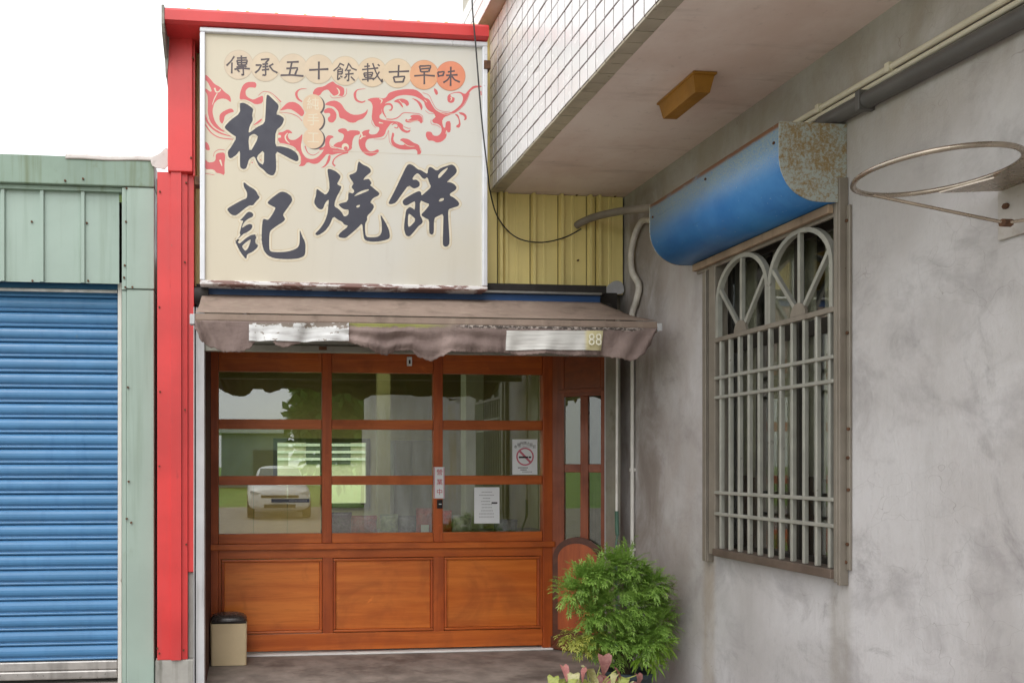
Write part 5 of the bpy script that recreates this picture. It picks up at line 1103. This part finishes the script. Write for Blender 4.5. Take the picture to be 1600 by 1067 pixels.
for _ in range(14):
    c = atY(random.uniform(1025, 1045), random.uniform(900, 930), SY); e = c + Vector((random.uniform(.0, .08), random.uniform(-.05, .05), random.uniform(-.04, .07)))
    m_.tube([c, e], .0012, 4)
    for _ in range(5): p = c.lerp(e, random.uniform(.4, 1)); leaflet(m_, p, Vector((random.uniform(-1, 1), random.uniform(-1, 1), random.uniform(-1, .4))), Vector((0, 0, 1)), .016, .006)
m_.build('dry_sprigs', seedm, shrub, kind='stuff')
stem_m = mat('dark_woody_stem', (74, 62, 48), .9, .2, 20, bump=.4)
base = Vector((atY(985, 1000, SY).x, SY + .04, .16))
for px, py in ((950, 930), (985, 900), (1015, 950), (915, 960)):
    e = atY(px, py, SY + .06); MB().tube(spline([base, base.lerp(e, .5) + Vector((random.uniform(-.03, .03), 0, .02)), e], 5), [.012] * 6 + [.007] * 5, 7).build('stem', stem_m, shrub)
pot_m = mat('dark_teal_pot', (48, 60, 66), .5, .15, 8)
MB().lathe([(.10, 0), (.115, .02), (.15, .2), (.158, .2), (.158, .225), (.145, .225), (.14, .2), (.02, .195)], (base.x, base.y, 0), 28).build('pot', pot_m, shrub)

# ------------------------------------------------------------------ caladium in front
CY = 4.28
cal = thing('caladium_plant', (atY(925, 1060, CY).x, CY, 0), 'low potted plant with pink and cream arrow-shaped leaves', 'plant')
pinkm = leafmat('pink_leaf', (190, 124, 122), (204, 142, 136), (172, 104, 106)); dpink = leafmat('dusky_pink_leaf', (168, 118, 112), (150, 100, 98), (180, 132, 124)); creamm = leafmat('cream_green_leaf', (188, 184, 132), (206, 202, 156), (160, 168, 96)); limem = leafmat('lime_veined_leaf', (166, 178, 92), (190, 196, 116), (132, 152, 62))
def arrow_leaf(name, m, px, py, L, wd, rz, tilt, y=CY, droop=.3):
    tip = atY(px, py, y)
    half = [(0, 0), (.14, -.10), (.32, -.15), (.42, .05), (.36, .36), (.19, .72), (.0, 1.0)]
    vs = []; n = len(half)
    for s_ in (0, 1, -1):
        for a, b in (half if s_ else [(0, t[1] if t[1] > 0 else 0) for t in half]):
            x = s_ * a * wd * 2; yy = b * L
            vs.append(Vector((x, yy, abs(x) * .35 - droop * yy * yy / L + .004 * math.sin(yy * 90))))
    fs = []
    for o in (n, 2 * n):
        for i in range(n - 1): fs.append((i, i + 1, o + i + 1, o + i) if o == n else (i, o + i, o + i + 1, i + 1))
    M = Matrix.Translation(tip) @ Matrix.Rotation(rz, 4, 'Z') @ Matrix.Rotation(tilt, 4, 'X')
    mb = MB(); mb.add([M @ (v - Vector((0, L * .4, 0))) for v in vs], fs); mb.smooth = True
    o = mb.build(name, m, cal); 
    st = M @ Vector((0, -L * .4, 0)); MB().tube(spline([st, st.lerp(Vector((cal.location.x, CY + .02, .1)), .5) + Vector((0, 0, .03)), Vector((cal.location.x + random.uniform(-.05, .05), CY + .02, .1))], 4), .003, 5).build('stalk', limem, cal)
specs = [(pinkm, 884, 1040, .085, .028, 2.4, -.9), (pinkm, 911, 1042, .075, .030, 3.1, -1.1), (dpink, 946, 1026, .10, .045, 2.9, -1.2), (creamm, 926, 1040, .12, .045, 3.8, -.8), (pinkm, 952, 1062, .12, .045, 3.9, -.8), (creamm, 896, 1052, .10, .036, 3.0, -1.2), (limem, 864, 1058, .10, .034, 2.8, -1.2), (limem, 905, 1062, .11, .04, 4.2, -.7), (creamm, 895, 1068, .10, .04, 3.2, -1.2), (limem, 984, 1062, .10, .03, 3.5, -1.2), (dpink, 968, 1046, .09, .035, 3.6, -1.0), (creamm, 925, 1066, .08, .03, 3.2, -1.2), (creamm, 940, 1048, .06, .02, 3.4, -1.3), (dpink, 935, 1055, .08, .03, 2.6, -1.1), (limem, 876, 1066, .09, .03, 3.4, -1.0), (creamm, 958, 1048, .07, .028, 2.5, -1.0), (dpink, 990, 1067, .08, .03, 3.0, -1.0), (limem, 915, 1075, .09, .035, 2.9, -1.0), (dpink, 1000, 1052, .07, .026, 3.8, -1.1)]
specs += [(random.choice((creamm, limem, limem, dpink)), random.uniform(862, 1000), random.uniform(1052, 1075), .075, .028, random.uniform(2, 4.4), random.uniform(-1.2, -.5)) for _ in range(14)]
for m, px, py, L, wd, rz, tl in specs: arrow_leaf('leaf', m, px, py + 9, L, wd * 1.15, rz + random.uniform(-1.6, 1.6), tl + random.uniform(.0, .8), CY + random.uniform(-.08, .08), random.uniform(.3, 1.6))
clay = mat('terracotta_pot', (150, 92, 66), .8, .12, 8, dirt=(110, 84, 68), damt=.5)
MB().lathe([(.10, 0), (.12, .02), (.14, .13), (.148, .13), (.148, .15), (.13, .15), (.125, .12), (.02, .115)], (cal.location.x + .02, CY + .04, 0), 26).build('pot', clay, cal)

# ------------------------------------------------------------------ what stands behind the camera and behind the shop (seen in the glass)
far_m = mat('pale_corrugated_wall', (150, 164, 162), .7, .08, 1.2); roofw = mat('white_metal_roof', (222, 224, 226), .5, .05, 1); pale = mat('cream_plaster', (206, 200, 184), .8, .06, 1.2); dgl = mat('dark_window_glass', (96, 100, 100), .2, .1, 3)
fs_ = thing('far_shed', (1.0, -34, 0), 'grey-green shed across the field reflected in the left pane', 'shed')
B('wall', far_m, fs_, -1.7, 2.3, -38, -34, 0, 3.4, bev=0); MB().prism([(-38.3, 3.45), (-33.6, 3.4), (-33.6, 3.75), (-36, 4.1), (-38.3, 3.75)], 'x', -2.0, 2.6).build('roof', roofw, fs_)
B('door', dgl, fs_, .2, 1.6, -33.99, -33.95, 0, 2.4, bev=0)
bh_ = thing('neighbour_house', (2.2, 24, 0), 'pale low house seen through the back window', 'house')
B('wall', pale, bh_, -4, 9, 24, 30, -.02, 2.6, bev=0); B('roof', roofw, bh_, -4.4, 9.4, 23.5, 30.5, 2.65, 2.9, bev=0)
for k in range(5): B('window', dgl, bh_, -3 + k * 2.4, -1.6 + k * 2.4, 23.95, 23.99, 1.5, 2.3, bev=0)
for k in range(3): B('shutter_slat', roofw, bh_, -4, 9, 23.90, 23.94, 1.62 + k * .22, 1.7 + k * .22, bev=0)
crown = leafmat('roadside_tree_leaves', (62, 96, 34), (86, 122, 46), (104, 138, 58))
bark = mat('tree_bark', (92, 78, 62), .9, .2, 8, bump=.5)
def tree(x, y, h, r, label):
    t = thing('roadside_tree', (x, y, 0), label, 'tree', 'trees across the field')
    MB().tube([(x, y, -.02), (x + .05, y, h * .3), (x - .05, y, h * .6)], [.16, .12, .06], 8).build('trunk', bark, t)
    for k in range(4):
        a = k * 1.6 + x; MB().tube([(x, y, h * (.3 + .05 * k)), (x + math.cos(a) * r * .6, y + math.sin(a) * r * .6, h * (.55 + .06 * k))], [.06, .02], 6).build('limb', bark, t)
    m_ = MB(); cl = [Vector((random.gauss(0, .45) * r, random.gauss(0, .45) * r, max(h * .22, h * .58 + random.gauss(0, .2) * h))) for _ in range(70)]
    for c in cl:
        for _ in range(50):
            v = Vector((random.gauss(0, 1), random.gauss(0, 1), random.gauss(0, 1))); leaflet(m_, Vector((x, y, 0)) + c + v * r * .17, v, Vector((random.uniform(-1, 1), random.uniform(-1, 1), 1)), .5, .28)
    m_.build('crown', crown, t)
for x, y, h, r, lb in ((2.7, -15, 6.8, 1.3, 'leafy tree nearest the parked car'), (4.3, -16.5, 7.6, 1.6, 'leafy tree second from the parked car'), (8.2, -16, 8.2, 2.2, 'tallest leafy tree opposite the shop'), (11, -15.5, 6.4, 2.1, 'leafy tree between the tallest and the last'), (14.6, -16.5, 7, 2.3, 'leafy tree farthest right opposite the shop'), (-6.2, -30, 5.6, 2.4, 'leafy tree left of the far shed')):
    tree(x, y, h, r, lb)
# parked white car, nose towards the shop
cw = mat('white_car_paint', (226, 226, 228), .2, .02, 3, bump=0); ctrim = mat('dark_car_trim', (40, 40, 44), .4, .1, 6); cgl = mat('dark_car_glass', (70, 78, 86), .08, .05, 4); tyre = mat('car_tyre', (34, 34, 35), .85, .1, 10); lampm = mat('clear_headlamp', (206, 210, 214), .1, .04, 6)
cx_, cy_ = .85, -8.2                                           # centre of the nose
car = thing('parked_car', (cx_, cy_ - 2, 0), 'white hatchback parked in the yard, reflected in the left pane', 'car')
def loft(secs, name, m):
    mb = MB(); n = len(secs[0])
    mb.add([p for s_ in secs for p in s_], [(i * n + k, i * n + (k + 1) % n, (i + 1) * n + (k + 1) % n, (i + 1) * n + k) for i in range(len(secs) - 1) for k in range(n)] + [tuple(range(n - 1, -1, -1)), tuple(range((len(secs) - 1) * n, len(secs) * n))]); mb.smooth = True
    return mb.build(name, m, car)
def sec(y, hw, z0, z1, e=4, tw=1.0):
    out = []
    for k in range(24):
        a = 2 * math.pi * k / 24; c, s_ = math.cos(a), math.sin(a); c = math.copysign(abs(c) ** (2 / e), c); s_ = math.copysign(abs(s_) ** (2 / e), s_)
        t = (s_ + 1) / 2; out.append((cx_ + c * hw * (1 + (tw - 1) * t), cy_ - y, z0 + (z1 - z0) * t))
    return out
loft([sec(0, .62, .3, .62), sec(.08, .76, .24, .74), sec(.35, .84, .2, .86), sec(1.0, .86, .2, .96), sec(2.4, .87, .2, .98), sec(3.4, .86, .2, .99), sec(3.95, .78, .28, .92), sec(4.05, .66, .36, .8)], 'body', cw)
loft([sec(1.05, .72, .92, .96, 4, .95), sec(1.75, .74, .9, 1.42, 4, .80), sec(2.3, .74, .9, 1.48, 4, .80), sec(3.2, .74, .9, 1.44, 4, .80), sec(3.85, .7, .9, 1.0, 4, .9)], 'cabin', cw)
MB().add([(cx_ - .66, cy_ - 1.04, .985), (cx_ + .66, cy_ - 1.04, .985), (cx_ + .54, cy_ - 1.70, 1.40), (cx_ - .54, cy_ - 1.70, 1.40)], [(0, 1, 2, 3)]).build('windscreen', cgl, car)
B('grille', ctrim, car, cx_ - .5, cx_ + .5, cy_ + .005, cy_ - .2, .56, .64, bev=.01); B('lower_grille', ctrim, car, cx_ - .42, cx_ + .42, cy_ + .012, cy_ - .2, .3, .4, bev=.01); B('number_plate', lampm, car, cx_ - .19, cx_ + .19, cy_ + .013, cy_ + .028, .42, .52, bev=.002)
for s_ in (-1, 1):
    MB().prism([(cx_ + s_ * .5, .6), (cx_ + s_ * .8, .7), (cx_ + s_ * .78, .76), (cx_ + s_ * .48, .68)], 'y', cy_ - .25, cy_ - .045).build('headlight', lampm, car)
    B('mirror', cw, car, cx_ + s_ * .86, cx_ + s_ * 1.0, cy_ - 1.35, cy_ - 1.25, .96, 1.08, bev=.02)
    for yy in (.75, 3.2):
        c = Vector((cx_ + s_ * .76, cy_ - yy, .31)); w_ = MB().tube([c - Vector((.1, 0, 0)), c + Vector((.1, 0, 0))], .31, 24).build('tyre', tyre, car); MB().tube([c + Vector((s_ * .1, 0, 0)), c + Vector((s_ * .106, 0, 0))], .2, 20).build('rim', steel_m, car)
